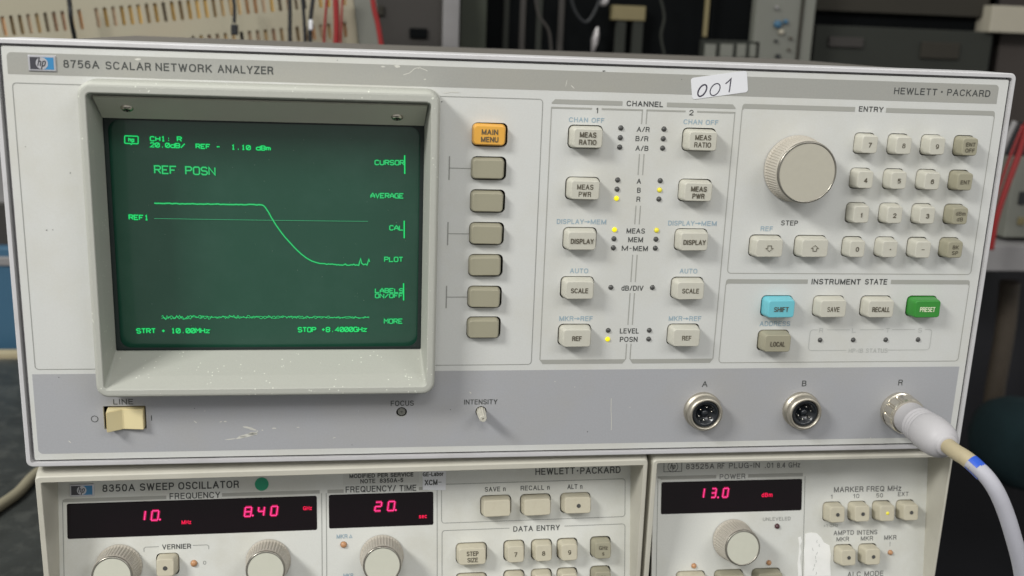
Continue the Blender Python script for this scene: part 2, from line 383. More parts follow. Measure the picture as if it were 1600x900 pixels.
# ------------------------------------------------------------------ key caps (meshes shared between alike keys)
KM = {}
def key_mesh(kind, material):
    k = (kind, material)
    if k in KM: return KM[k]
    w, h, H, sx, sy = {'wide': (14.1, 9.2, 5.6, 1.9, 1.3), 'square': (8.9, 8.7, 5.8, 1.7, 1.2),
                       'wide_low': (14.2, 9.1, 6.0, 1.7, 1.3), 'square_low': (9.4, 9.2, 6.2, 1.8, 1.3),
                       'soft': (14.0, 9.0, 3.2, 1.2, 1.2)}[kind]
    L = [(rr(w, h, 1.9, 4), -3.0), (rr(w, h, 1.9, 4), 0.3), (rr(w - sx * .75, h - sy * .75, 1.5, 4), H - .8),
         (rr(w - sx, h - sy, 1.2, 4), H - .3), (rr(w - sx - .25, h - sy - .25, 1.1, 4), H - .08), (rr(w - sx - .7, h - sy - .7, .9, 4), H)]
    V, Fc = loft(L)
    me = mesh('key_cap', V, Fc)
    for p in me.polygons:
        p.use_smooth = len(p.vertices) == 4
    me.materials.append(M[material])
    KM[k] = (me, H); return KM[k]
def key(fr, x, v, kind, material, lines, parent, label=None, ink='key_ink', tw=None, th=2.2, dx=0.0, dy=0.0, bold=0.02):
    me, H = key_mesh(kind, material)
    m_ = fr.mat(x + dx + random.uniform(-.13, .13), v + dy + random.uniform(-.13, .13), random.uniform(-.12, .12), random.uniform(-.9, .9))
    m_ = m_ @ Matrix.Rotation(math.radians(random.uniform(-.5, .5)), 4, 'X') @ Matrix.Rotation(math.radians(random.uniform(-.5, .5)), 4, 'Y')
    o = link('key', me, M[material], parent, m_, label)
    if lines:
        nl = len(lines)
        for i, (s, w) in enumerate(lines):
            vv = v + (i - (nl - 1) / 2) * (th + 0.85)
            text_mm(s, fr, x + dx - w / 2, x + dx + w / 2, vv + .1, th, M[ink], o, H + .18, bold, 1.05)
    return o
LM = {}
def led(fr, x, v, mname, parent, r=1.05, n=0.0, name='indicator_lamp', label=None, up=0.8):
    k = (mname, r)
    if k not in LM:
        V, Fc = lathe([(r, -1.5), (r, 0.25 * up), (r * .92, .55 * up), (r * .68, .85 * up), (r * .35, 1.0 * up), (0.06, 1.05 * up)], 16)
        LM[k] = mesh('indicator_lamp', V, Fc, True)
        LM[k].materials.append(M[mname])
    return link(name, LM[k], M[mname], parent, fr.mat(x, v, n), label)

# ================================================================== NETWORK ANALYZER
NA = thing('network_analyzer', 'large grey 8756A scalar network analyzer with green screen, standing on top of the other instruments', 'network analyzer', W(212, 177, 0))
KEYC = dict(soft=[(193.05, v) for v in (32.4, 46.4, 60.3, 74.3, 88.2, 102.2, 116.0)])
ch1 = [(233.6, v) for v in (32.3, 54.2, 76.0, 97.8, 119.4)]
ch2 = [(283.3, v) for v in (32.3, 54.2, 76.0, 97.8, 119.4)]
numk = [(358.4 + 15.62 * c, 32.2 + 15.4 * r) for r in range(4) for c in range(4)]
arrk = [(317.6, 78.4), (338.6, 78.4)]
stk = [(326.0, 106.2), (350.6, 106.2), (373.4, 106.2), (396.0, 106.2), (326.0, 122.4)]
leds = [(248.8, v) for v in (28.2, 32.3, 36.3, 50.3, 54.3, 58.3, 72.0, 76.0, 80.0, 97.8, 117.5, 121.6)] + \
       [(267.6, v) for v in (28.2, 32.3, 36.3, 50.3, 54.3, 58.3, 72.0, 76.0, 80.0, 97.8, 117.5, 121.6)] + \
       [(x, 122.4) for x in (348.7, 364.8, 380.8, 396.8)]
holes = []
for x, v in KEYC['soft'] + ch1 + ch2 + arrk + stk: holes.append(rr(15.0, 10.0, 2.2, 4, x, -v))
for x, v in numk: holes.append(rr(9.6, 9.4, 2.0, 4, x, -v))
lh = [circ(1.15, 14, x, -v) for x, v in leds]
sw = rr(17.3, 10.6, .2, 1, 40.95, -155.6)
fo = circ(2.4, 20, 157.9, -154.9); it = circ(2.5, 20, 193.1, -155.0)
scr = rr(133, 118, 1, 2, 102, -80)
PX0, PX1, PV0, PV1 = 3.3, 422.6, 2.9, 174.2
outer = rr(PX1 - PX0, PV1 - PV0, .8, 3, (PX0 + PX1) / 2, -(PV0 + PV1) / 2)
fp = link('front_panel', curve_sheet('front_panel', outer, holes + lh + [sw, fo, it, scr], -1.5, 0), M['panel'], NA, F0.mat())
link('backing_plate', mesh('backing_plate', *box(4, 422, -173.5, -3.5, -8.5, -6)), M['void'], NA, F0.mat())
# the backing plate must leave the screen cavity open
bpy.data.objects.remove(bpy.data.objects['backing_plate'])
link('backing_plate', curve_sheet('backing_plate', rr(418, 170, 1, 2, 213, -88.5), [rr(134, 119, 1, 2, 102, -80)], -8.5, -6), M['void'], NA, F0.mat())
# printed grey bands, the lower one with its own cut-outs
def band_outline(x0, x1, v0, v1, r, corners='all'):
    P = []
    spec = {'tl': (x0, v0), 'tr': (x1, v0), 'br': (x1, v1), 'bl': (x0, v1)}
    dirs = {'bl': (1, 1, 180), 'br': (-1, 1, 270), 'tr': (-1, -1, 0), 'tl': (1, -1, 90)}
    for c in ('bl', 'br', 'tr', 'tl'):
        cx, cv = spec[c]; sx, sy, a0 = dirs[c]; y = -cv
        if corners == 'all' or c in corners:
            for i in range(6):
                a = math.radians(a0 + 90 * i / 5)
                P.append((cx + sx * r + r * math.cos(a), y + sy * r + r * math.sin(a)))
        else: P.append((cx, y))
    return P
link('title_band', curve_sheet('title_band', band_outline(5.1, 418.3, 5.2, 13.5, 1.8, ('tl', 'tr')), [], 0, 0.05), M['band'], fp, F0.mat())
bez_cut = rr(139, 140, 4, 4, 102.4, -73)
link('lower_band', curve_sheet('lower_band', band_outline(5.0, 419.6, 135.8, 171.4, 2.0, ('bl', 'br')), [sw, fo, it], 0, 0.05), M['lowband'], fp, F0.mat())
# outer frame
def ring_mesh(o0, loops):
    n = len(loops[0][0]); V = []; Fc = []
    for P, z in loops: V += [(p[0], p[1], z) for p in P]
    for k in range(len(loops) - 1):
        for i in range(n):
            j = (i + 1) % n
            Fc.append((k * n + i, k * n + j, (k + 1) * n + j, (k + 1) * n + i))
    return mesh('frame', V, Fc)
def rl(x0, x1, v0, v1, r, seg=5): return rr(x1 - x0, v1 - v0, r, seg, (x0 + x1) / 2, -(v0 + v1) / 2)
fr_loops = [(rl(0, 425.4, 0, 177, 2.6), -26), (rl(0, 425.4, 0, 177, 2.6), 0.5), (rl(.25, 425.15, .25, 176.75, 2.5), 0.85), (rl(.5, 424.9, .5, 176.5, 2.3), 0.95),
            (rl(1.75, 423.65, 1.85, 175.15, 1.4), 0.95), (rl(1.85, 423.55, 1.95, 175.05, 1.4), -3.5), (rl(4.2, 421.5, 4.2, 173, 1.0), -3.6)]
link('outer_frame', ring_mesh(fr_loops[0][0], fr_loops), M['frame'], NA, F0.mat())
link('cover', mesh('cover', *box(1.0, 424.4, -176, -1.9, -250, -26.5)), M['cover'], NA, F0.mat())
# thin printed outlines
def arc(cx, cy, r, a0, a1, n=5): return [(cx + r * math.cos(math.radians(a0 + (a1 - a0) * i / n)), cy + r * math.sin(math.radians(a0 + (a1 - a0) * i / n))) for i in range(n + 1)]
def rbox(x0, x1, v0, v1, r): return rl(x0, x1, v0, v1, r, 4)
def lines(name, items, m, parent, fr, z=0.1):
    vf = merge(*[ribbon(p, w, z, c) for p, w, c in items])
    return link(name, mesh(name, *vf), m, parent, fr.mat())
lines('printed_outline', [([(33, -16.8)] + arc(7.9, -18.3, 1.5, 90, 180) + arc(7.9, -132.2, 1.5, 180, 270) + [(31, -133.7)], .28, False)], M['thin'], fp, F0)
lines('printed_outline', [([(172, -17.2)] + arc(213.3, -18.7, 1.5, 90, 0) + arc(213.3, -131.6, 1.5, 0, -90) + [(172, -133.2)], .28, False)], M['thin'], fp, F0)
def grouping(x0, x1, v0, v1, gap, top=True):
    it_ = []
    t = 1.5
    if gap:
        it_.append(([(x0 + .9, -v0 - t / 2), (gap[0], -v0 - t / 2)], t, False))
        it_.append(([(gap[1], -v0 - t / 2), (x1 - .9, -v0 - t / 2)], t, False))
    it_.append((rbox(x0, x1, v0, v1, 1.6), .32, True))
    return it_
def rule_box(x0, x1, v0, v1, g0, g1, w=.32):   # outline with a thick top rule left open for its title
    a = [(g0, -v0 - .75)] + [(x0 + 1.2, -v0 - .75)]
    y = -v0 + .1; L_ = []
    L_.append([(g0, y - 2.0), (g0, y)] + arc(x0 + 1.2, y - 1.2, 1.2, 90, 180, 5) + [(x0 - .1, y - 2.6), (x0 + .3, y - 2.6), (x0 + .9, y - 2.0)])
    L_.append([(g1, y), (g1, y - 2.0), (x1 - .9, y - 2.0), (x1 - .3, y - 2.6), (x1 + .1, y - 2.6)] + arc(x1 - 1.2, y - 1.2, 1.2, 0, 90, 5))
    for P in L_: link('printed_rule', mesh('printed_rule', [(p[0], p[1], .1) for p in P], [tuple(range(len(P)))]), M['rule'], fp, F0.mat())
    L_ = []
    L_.append(([(x0, -v0 - 2.5)] + arc(x0 + 1.6, -v1 + 1.6, 1.6, 180, 270) + arc(x1 - 1.6, -v1 + 1.6, 1.6, 270, 360) + [(x1, -v0 - 2.5)], w, False))
    return L_
# CHANNEL group
ca, cb_ = F0.U(972.5, 161)[0], F0.U(1042, 163)[0]
for P in ([(218.6, -18.9), (218.6, -18.4), (220.0, -17.0), (ca, -17.0), (ca, -18.9)], [(cb_, -17.0), (297.0, -17.0), (298.4, -18.4), (298.4, -18.9), (cb_, -18.9)],
          [(218.5, -131.0), (257.7, -131.0), (256.3, -133.0), (219.9, -133.0)], [(259.5, -131.0), (298.4, -131.0), (297.0, -133.0), (260.9, -133.0)]):
    link('printed_rule', mesh('printed_rule', [(p[0], p[1], .1) for p in P], [tuple(range(len(P)))]), M['rule'], fp, F0.mat())
i1, i2, i3, i4 = F0.U(925, 171)[0], F0.U(940, 172)[0], F0.U(1071, 175)[0], F0.U(1089, 176)[0]
g = [([(218.6, -20.5), (i1, -20.5)], .7, False), ([(i2, -20.5), (257.6, -20.5)], .7, False),
     ([(259.4, -20.5), (i3, -20.5)], .7, False), ([(i4, -20.5), (298.4, -20.5)], .7, False),
     ([(218.6, -20.2), (218.6, -131)], .34, False), ([(298.3, -20.2), (298.3, -131)], .34, False)]
for a_, b_ in ((20.2, 26.3), (39.0, 48.0), (61.3, 69.5), (83.0, 95.3), (100.3, 114.9), (123.7, 131.0)):
    g += [([(257.6, -a_), (257.6, -b_)], .4, False), ([(259.6, -a_), (259.6, -b_)], .4, False)]
lines('printed_outline', g, M['rule'], fp, F0)
lines('printed_outline', rule_box(301.4, 418.2, 16.7, 91.1, F0.U(1336, 170)[0], F0.U(1384.5, 171)[0]), M['rule'], fp, F0)
lines('printed_outline', rule_box(301.2, 418.4, 93.9, 133.0, F0.U(1262, 440)[0], F0.U(1392, 440)[0]), M['rule'], fp, F0)
sb = [([(347.0, -117.5), (345.0, -117.5)] + arc(344.9, -119.0, 1.5, 90, 180) + arc(344.9, -125.9, 1.5, 180, 270) + [(362.0, -127.4)], .3, False),
      ([(351.5, -117.5), (362.5, -117.5)], .3, False), ([(367.5, -117.5), (379, -117.5)], .3, False), ([(383.2, -117.5), (394.6, -117.5)], .3, False),
      ([(399.5, -117.5)] + arc(401.6, -119.0, 1.5, 90, 0) + arc(401.6, -125.9, 1.5, 0, -90) + [(382.5, -127.4)], .3, False)]
lines('printed_outline', sb, M['faint'], fp, F0)
sl = []
for v in (46.6, 74.5, 102.3):
    sl += [([(176.5, -v + 5.0), (176.5, -v - 5.0)], .5, False), ([(176.5, -v), (185.6, -v)], .32, False)]
lines('printed_bracket', sl, M['thin'], fp, F0)
# writing on the analyzer's panel
def TT(s, p0, p1, h, m='ink', bold=.012, fr=F0, parent=None, sp=1.06):
    return text(s, fr, p0, p1, h, M[m], parent or fp, bold=bold, spacing=sp)
TT('8756A', (99, 99.5), (155, 101.5), 12.5, bold=.015, sp=1.1)
TT('SCALAR', (165, 102.5), (236, 104), 12.5, bold=.015, sp=1.1)
TT('NETWORK', (243, 104.7), (331, 107), 12.5, bold=.015, sp=1.1)
TT('ANALYZER', (340, 107.3), (427, 110.5), 12.5, bold=.015, sp=1.1)
TT('HEWLETT', (1397, 142), (1464, 143.6), 10.5); TT('PACKARD', (1480, 144.2), (1547, 146.2), 10.5)
sheet('lettering', circ(.45, 10, F0.U(1471.5, 143.6)[0], -F0.U(1471.5, 143.6)[1]), .1, M['ink'], fp, F0)
TT('CHANNEL', (979, 162), (1036, 162.6), 8.5, bold=.02)
TT('1', (931.5, 172.6), (934.5, 172.6), 8.5); TT('2', (1077, 176), (1083.5, 176), 8.5)
TT('CHAN OFF', (889, 186.6), (944, 188.4), 7.6, 'blue_ink'); TT('CHAN OFF', (1068, 190), (1122, 191.6), 7.6, 'blue_ink')
for s, a, b, y in (('A/R', 995, 1015, 202), ('B/R', 993, 1013, 216.5), ('A/B', 993, 1013, 231.5), ('A', 995, 1001.5, 283), ('B', 995.5, 1001, 297), ('R', 994.5, 1000.5, 311),
                   ('MEAS', 979, 1007.5, 360.6), ('MEM', 981.5, 1004.5, 374.3), ('M', 971.5, 981, 387.6), ('MEM', 989, 1012, 388.2),
                   ('dB/DIV', 971, 1005, 450), ('LEVEL', 968.5, 998, 516.8), ('POSN', 968.5, 996, 530)):
    TT(s, (a, y), (b, y + .2), 8.0)
lines('lettering', [([(F0.U(983.5, 387.8)[0], -F0.U(983.5, 387.8)[1]), (F0.U(986.6, 387.9)[0], -F0.U(986.6, 387.9)[1])], .3, False)], M['ink'], fp, F0)
def arrow(cx, cv, parent, fr, m='blue_ink', s=1.0):
    link('printed_arrow', mesh('printed_arrow', *merge(ribbon([(cx - 1.3 * s, -cv), (cx + .4 * s, -cv)], .35, .1), ([(cx + .2 * s, -cv + .7 * s, .1), (cx + .2 * s, -cv - .7 * s, .1), (cx + 1.4 * s, -cv, .1)], [(0, 1, 2)]))), M[m], parent, fr.mat())
for (a, b, c, d, y) in ((870, 912, 923, 947, 346), (1044, 1085, 1096, 1119.5, 348.5)):
    TT('DISPLAY', (a, y), (b, y + .3), 7.6, 'blue_ink'); TT('MEM', (c, y + .6), (d, y + .7), 7.6, 'blue_ink')
    q = F0.U((b + c) / 2, y + .5); arrow(q[0], q[1], fp, F0)
for (a, b, y) in ((890.5, 919, 423), (1062, 1089.5, 423.4)): TT('AUTO', (a, y), (b, y + .2), 7.6, 'blue_ink')
for (a, b, c, d, y) in ((874, 896, 907, 926, 497.6), (1045, 1066, 1077, 1095.5, 497.6)):
    TT('MKR', (a, y), (b, y + .1), 7.6, 'blue_ink'); TT('REF', (c, y + .1), (d, y + .2), 7.6, 'blue_ink')
    q = F0.U((b + c) / 2, y + .2); arrow(q[0], q[1], fp, F0)
TT('ENTRY', (1342, 170), (1380, 171.2), 8.4, bold=.02); TT('STEP', (1220.5, 348), (1246.5, 348.6), 7.8)
TT('REF', (1188.5, 357.2), (1207.5, 357.4), 7.6, 'blue_ink')
TT('INSTRUMENT', (1268, 440), (1344.5, 440.2), 8.6, bold=.02); TT('STATE', (1351.5, 440.2), (1386, 440.2), 8.6, bold=.02)
TT('ADDRESS', (1187, 505.6), (1234.5, 505.6), 7.6, 'blue_ink')
for s, x in (('R', 1283), ('L', 1334.3), ('T', 1387), ('S', 1437.5)): TT(s, (x - 3, 516), (x + 3, 516), 7, 'faint', bold=0)
TT('HP-IB STATUS', (1326, 547.6), (1386.5, 547.6), 6.6, 'faint', bold=0)
TT('LINE', (177, 627.6), (208, 627.6), 8.5); TT('FOCUS', (610.5, 630), (646.5, 629.8), 8.2); TT('INTENSITY', (725, 628), (777, 627.6), 7.8)
TT('A', (1097, 600), (1105.5, 600), 9); TT('B', (1253, 599), (1260, 599), 9); TT('R', (1403.5, 597.6), (1410.5, 597.6), 9)
q = F0.U(148, 654.5); lines('lettering', [([(p[0], p[1]) for p in circ(1.35, 20, q[0], -q[1])], .34, True)], M['ink'], fp, F0)
q = F0.U(236.8, 653); lines('lettering', [([(q[0], -q[1] + 1.2), (q[0], -q[1] - 1.2)], .38, False)], M['ink'], fp, F0)
# badge
def badge(fr, x0, x1, v0, v1, parent):
    b = link('maker_badge', mesh('maker_badge', *loft([(rl(x0, x1, v0, v1, .1, 1), 0), (rl(x0, x1, v0, v1, .1, 1), .35), (rl(x0 + .3, x1 - .3, v0 + .3, v1 - .3, .1, 1), .6)])), M['silver_badge'], parent, fr.mat())
    a0, a1, b0, b1 = x0 + .75, x1 - .75, v0 + .75, v1 - .75; mx = (a0 + a1) / 2; mv = (b0 + b1) / 2
    sheet('badge_field', [(a0, -b1), (mx, -b1), (mx, -b0), (a0, -b0)], .66, M['black_badge'], b, fr)
    sheet('badge_field', [(mx, -b1), (a1, -b1), (a1, -b0), (mx, -b0)], .66, M['blue_badge'], b, fr)
    sheet('badge_disc', circ((b1 - b0) / 2 - .05, 28, mx, -mv), .72, M['silver_badge'], b, fr)
    L_ = []
    def hp(dx, dy, s): return (mx + dx * s, -mv + dy * s)
    s = (b1 - b0) / 4.6; k = .28
    P1 = [(-.75, 2.2), (-1.55, -1.0)]; P2 = [(-1.2, .35), (-.75, .85), (-.35, .75), (-.3, .4), (-.65, -1.0)]
    P3 = [(.55, .9), (-.3, -2.3)]; P4 = [(.5, .6), (1.0, .9), (1.35, .65), (1.3, .1), (1.0, -.7), (.6, -1.0), (.15, -.85)]
    for P in (P1, P2, P3, P4): L_.append(([hp(p[0], p[1], s) for p in P], .42 * s, False))
    lines('badge_letters', L_, M['black_badge'], b, fr, .78)
    return b
badge(F0, 12.9, 23.1, 6.0, 12.1, fp)
# keys
for i, (x, v) in enumerate(KEYC['soft']):
    if i == 0: key(F0, x, v, 'soft', 'orange', [('MAIN', 6.8), ('MENU', 7.2)], NA, 'orange key', dx=-.35)
    else: key(F0, x, v, 'soft', 'olive', None, NA, dx=-.35)
for base in (ch1, ch2):
    for (x, v), t in zip(base, ([('MEAS', 7.0), ('RATIO', 7.4)], [('MEAS', 7.0), ('PWR', 5.4)], [('DISPLAY', 10.0)], [('SCALE', 7.6)], [('REF', 4.2)])):
        key(F0, x, v, 'wide', 'cream', t, NA)
nl = [['7', '8', '9', ('ENT', 'OFF')], ['4', '5', '6', ('ENT',)], ['1', '2', '3', ('dBm', 'dB')], ['0', '.', '-', ('BK', 'SP')]]
for r in range(4):
    for c in range(4):
        x, v = numk[r * 4 + c]; t = nl[r][c]
        if c == 3: key(F0, x, v, 'square', 'olive', [(q, 1.45 * len(q) if q != 'dBm' else 4.6) for q in t], NA, 'olive grey key', th=1.75, bold=.01)
        elif t in '.-':
            o = key(F0, x, v, 'square', 'cream', None, NA)
            P = circ(.3, 8, x, -v) if t == '.' else [(x - .75, -v - .15), (x + .75, -v - .15), (x + .75, -v + .15), (x - .75, -v + .15)]
            link('lettering', mesh('lettering', [(p[0], p[1], 6.0) for p in P], [tuple(range(len(P)))]), M['key_ink'], o, F0.mat())
        else: key(F0, x, v, 'square', 'cream', [(t, .6 if t == '1' else 1.5)], NA, th=2.1)
for (x, v), up in zip(arrk, (-1, 1)):
    o = key(F0, x, v, 'wide', 'cream', None, NA)
    P = [(-1.0, -1.3), (1.0, -1.3), (1.0, .1), (2.0, .1), (0, 1.7), (-2.0, .1), (-1.0, .1)]
    V, Fc = ribbon([(x + p[0] * .85, -v + p[1] * up * .85) for p in P], .26, 5.8, True)
    link('key_arrow', mesh('key_arrow', V, Fc), M['key_ink'], o, F0.mat())
for (x, v), (t, w, m_, ink) in zip(stk, (('SHIFT', 6.8, 'cyan', 'key_ink'), ('SAVE', 5.8, 'cream', 'key_ink'), ('RECALL', 8.4, 'cream', 'key_ink'), ('PRESET', 7.4, 'green', 'white_ink'), ('LOCAL', 6.8, 'olive', 'key_ink'))):
    key(F0, x, v, 'wide', m_, [(t, w)], NA, {'cyan': 'light blue key', 'green': 'green key', 'olive': 'olive grey key'}.get(m_), ink=ink, th=2.3, bold=.012)
lit = {(248.8, 58.3): 'led_yellow', (248.8, 72.0): 'led_yellow', (248.8, 121.6): 'led_yellow', (267.6, 54.3): 'led_dim', (267.6, 72.0): 'led_dim'}
for x, v in leds:
    k = lit.get((x, v), 'led_off')
    led(F0, x, v, k, NA, label='lit yellow lamp' if k != 'led_off' else None)
# big entry knob
KN = {}
def knob(fr, x, v, rb, rt, H, parent, nk=240, rot=0.0):
    kk = (rb, rt, H)
    if kk not in KN:
        V, Fc = lathe([(rb + .2, 0.3), (rb + .25, 1.2), (rb, 1.8), (rb - .3, 2.2), (rt + .6, H - 2.2), (rt + .45, H - 1.9), (rt + .3, H - .8)], nk, (2, 4, .3))
        a = mesh('knob', V, Fc)
        V, Fc = lathe([(rt + .3, H - .9), (rt + .25, H - .25), (rt - .1, H), (rt - .5, H - .02), (rt - .6, H - .35)], 64)
        b = mesh('knob_rim', V[:], [f for f in Fc if len(f) == 4], True)
        V, Fc = lathe([(rt - .45, H - .5), (rt - .5, H - .25)], 64)
        c = mesh('knob_cap', V, Fc)
        KN[kk] = (a, b, c)
    a, b, c = KN[kk]
    o = link('knob', a, M['knob'], parent, fr.mat(x, v, 0, rot))
    link('knob_rim', b, M['rim'], o, fr.mat(x, v, 0))
    link('knob_cap', c, M['knobcap'] if fr is F0 else M['knobcap2'], o, fr.mat(x, v, 0))
    return o
knob(F0, 328.2, 43.9, 14.4, 13.0, 12.5, NA, 280)
# power rocker switch
x, v = 40.95, 155.6
link('switch_well', mesh('switch_well', *box(x - 8.6, x + 8.6, -v - 5.2, -v + 5.2, -5.9, -4.5)), M['dark'], NA, F0.mat())
pr = [(-7.2, -3), (-6.3, 5.6), (-.4, 1.7), (8.0, 2.7), (8.0, -3)]
V = [(x + a, -v + s * 4.55, b) for s in (-1, 1) for a, b in pr]
Fc = [(4, 3, 2, 1, 0), (5, 6, 7, 8, 9)] + [(i, i + 1, i + 6, i + 5) for i in range(4)]
me = mesh('power_switch', V, Fc)
bm = bmesh.new(); bm.from_mesh(me); bmesh.ops.recalc_face_normals(bm, faces=bm.faces); bmesh.ops.bevel(bm, geom=bm.edges[:], offset=.25 * MM, segments=2, affect='EDGES'); bm.to_mesh(me); bm.free()
link('power_switch', me, M['switch'], NA, F0.mat())
# focus screw and intensity shaft
link('focus_screw', mesh('focus_screw', *lathe([(1.75, -5), (1.75, -.6), (1.5, -.35), (.5, -.3), (.4, -.9)], 24), False), M['screwgrey'], NA, F0.mat(157.9, 154.9, 0))
link('intensity_shaft', mesh('intensity_shaft', *lathe([(2.15, -5), (2.05, 2.5), (1.7, 8.6), (1.35, 9.1), (.5, 9.1), (.4, 8.4)], 40, (0, 2, .25))), M['bezel2'], NA, F0.mat(193.1, 155.0, 0))
# connectors A and B
def jack(fr, x, v, name='input_connector'):
    V, Fc = lathe([(8.75, 0.05), (8.8, 1.2), (8.35, 1.9), (7.75, 2.1), (7.65, 3.0), (8.05, 3.5), (8.0, 5.5), (7.5, 6.3), (6.9, 6.5), (6.5, 6.2), (6.35, 3.0)], 56)
    o = link(name, mesh(name, V, [f for f in Fc if len(f) == 4], True), M['nickel'], NA, fr.mat(x, v, 0))
    link('connector_insert', mesh('connector_insert', *lathe([(6.35, 3.0), (6.3, 5.2), (5.9, 5.5), (4.6, 5.3), (4.4, 3.2)], 40), True), M['black_plastic'], o, fr.mat(x, v, 0))
    bits = []
    for i in range(6):
        a = math.radians(60 * i + 20)
        V, Fc = lathe([(.42, 3.1), (.42, 4.7), (.2, 5.1)], 8)
        bits.append(([(p[0] + 3.1 * math.cos(a), p[1] + 3.1 * math.sin(a), p[2]) for p in V], Fc))
    for vf in bits: link('connector_pin', mesh('connector_pin', *vf, True), M['chrome'], o, fr.mat(x, v, 0))
    link('connector_key', mesh('connector_key', *lathe([(1.7, 3.1), (1.6, 4.6), (1.1, 5.0)], 20), True), M['black_plastic'], o, fr.mat(x, v, 0))
jack(F0, 295.3, 155.8); jack(F0, 342.9, 156.2)
# screen bezel
bo = lambda x0, x1, v0, v1, r: rl(x0, x1, v0, v1, r, 6)
BL = [(bo(32.4, 172.2, 14.2, 143.2, 5.5), 0), (bo(32.9, 171.4, 14.8, 142.4, 5), 10.2), (bo(33.2, 171.1, 15.1, 142.1, 4.9), 11.3), (bo(33.8, 170.5, 15.8, 141.5, 4.5), 11.9), (bo(34.4, 169.9, 16.5, 140.8, 4.0), 12.05),
      (bo(35.9, 168.2, 18.6, 139.0, 2.0), 12.05), (bo(36.2, 167.9, 18.95, 138.7, 1.8), 11.8), (bo(36.4, 167.2, 20.3, 135.5, 1.3), 4.0), (bo(36.3, 166.5, 29.8, 129.3, .6), -10), (bo(36.3, 166.5, 29.8, 129.3, .6), -11.2)]
# straight inner walls: the top one steps back to carry the filter plate
BL[7] = (bo(36.4, 167.3, 20.0, 135.3, 1.4), 5.0)
link('screen_bezel', ring_mesh(None, BL), M['bezel'], NA, F0.mat())
tp = bpy.data.objects['screen_bezel']
# filter plate with two screws, leaning back under the top of the bezel
ta = math.atan2(9.6, 16.0)
V, Fc = merge(([(37.4, -21.0, 6.2), (166.6, -21.0, 6.2), (166.2, -30.3, -9.9), (36.6, -30.3, -9.9), (37.4, -20.4, 5.6), (166.6, -20.4, 5.6)], [(3, 2, 1, 0), (0, 1, 5, 4)]))
fpl = link('filter_plate', mesh('filter_plate', V, Fc), M['plate'], NA, F0.mat())
sdir = Vector((0, -math.cos(math.atan2(9.3, 16.1)), math.sin(math.atan2(9.3, 16.1))))
for px, py in ((198.5, 168.5), (620.5, 182.5)):
    # solve depth on the plate: plate passes (v 21,n 6.2) -> (v 30.3,n -9.9)
    n = -1.0
    for _ in range(8):
        vv = F0.U(px, py, n)[1]; n = 6.2 - (vv - 21.0) * 16.1 / 9.3
    xx, vv = F0.U(px, py, n)
    m_ = F0.mat(xx, vv, n) @ sdir.to_track_quat('Z', 'Y').to_matrix().to_4x4()
    s_ = link('screw', mesh('screw', *lathe([(2.5, 0), (2.4, .5), (1.8, 1.0), (.8, 1.15), (.7, .4)], 24), True), M['nut'], NA, m_)
    link('screw_recess', mesh('screw_recess', *merge(box(-1.2, 1.2, -.3, .3, .9, 1.22), box(-.3, .3, -1.2, 1.2, .9, 1.21))), M['void'], s_, m_)
# the tube face
def crt_z(x, y): return -13.2 - ((x - 101.5) / 66) ** 2 * 1.3 - ((y + 79.5) / 50) ** 2 * 0.9
nx, ny = 30, 24; V = []; Fc = []
for j in range(ny + 1):
    for i in range(nx + 1):
        X = 33 + 137 * i / nx; Y = -27 - 106 * j / ny
        V.append((X, Y, crt_z(X, Y)))
for j in range(ny):
    for i in range(nx):
        a = j * (nx + 1) + i; Fc.append((a + nx + 1, a + nx + 2, a + 1, a))
crt = link('screen', mesh('screen', V, Fc, True), M['crt'], NA, F0.mat(), 'green phosphor screen showing two traces')
dq = random.Random(21); dv = []
for i in range(70):
    X, Y = dq.uniform(44, 160), -dq.uniform(36, 126); r = dq.uniform(.06, .17)
    dv.append(([(X + r * math.cos(t), Y + r * math.sin(t), crt_z(X, Y) + .1) for t in (0, 1.3, 2.5, 3.8, 5.0)], [(0, 1, 2, 3, 4)]))
o = link('dust', mesh('dust', *merge(*dv)), M['dustm'], crt, F0.mat()); o['kind'] = 'stuff'
link('tube_shade_frame', curve_sheet('tube_shade_frame', rl(30, 172, 26, 136, 1), [rl(37.9, 164.9, 31.2, 128.4, 4.5, 6)], -12.6, -12.2), M['tube_shade'], NA, F0.mat())  # added dark frame imitating the shadow along the tube's border
link('tube_housing', mesh('tube_housing', *merge(box(28, 36.2, -137, -24, -22, -11.3), box(166.6, 174, -137, -24, -22, -11.3), box(28, 174, -29.7, -22, -22, -11.3), box(28, 174, -139, -129.4, -22, -11.3))), M['void'], NA, F0.mat())
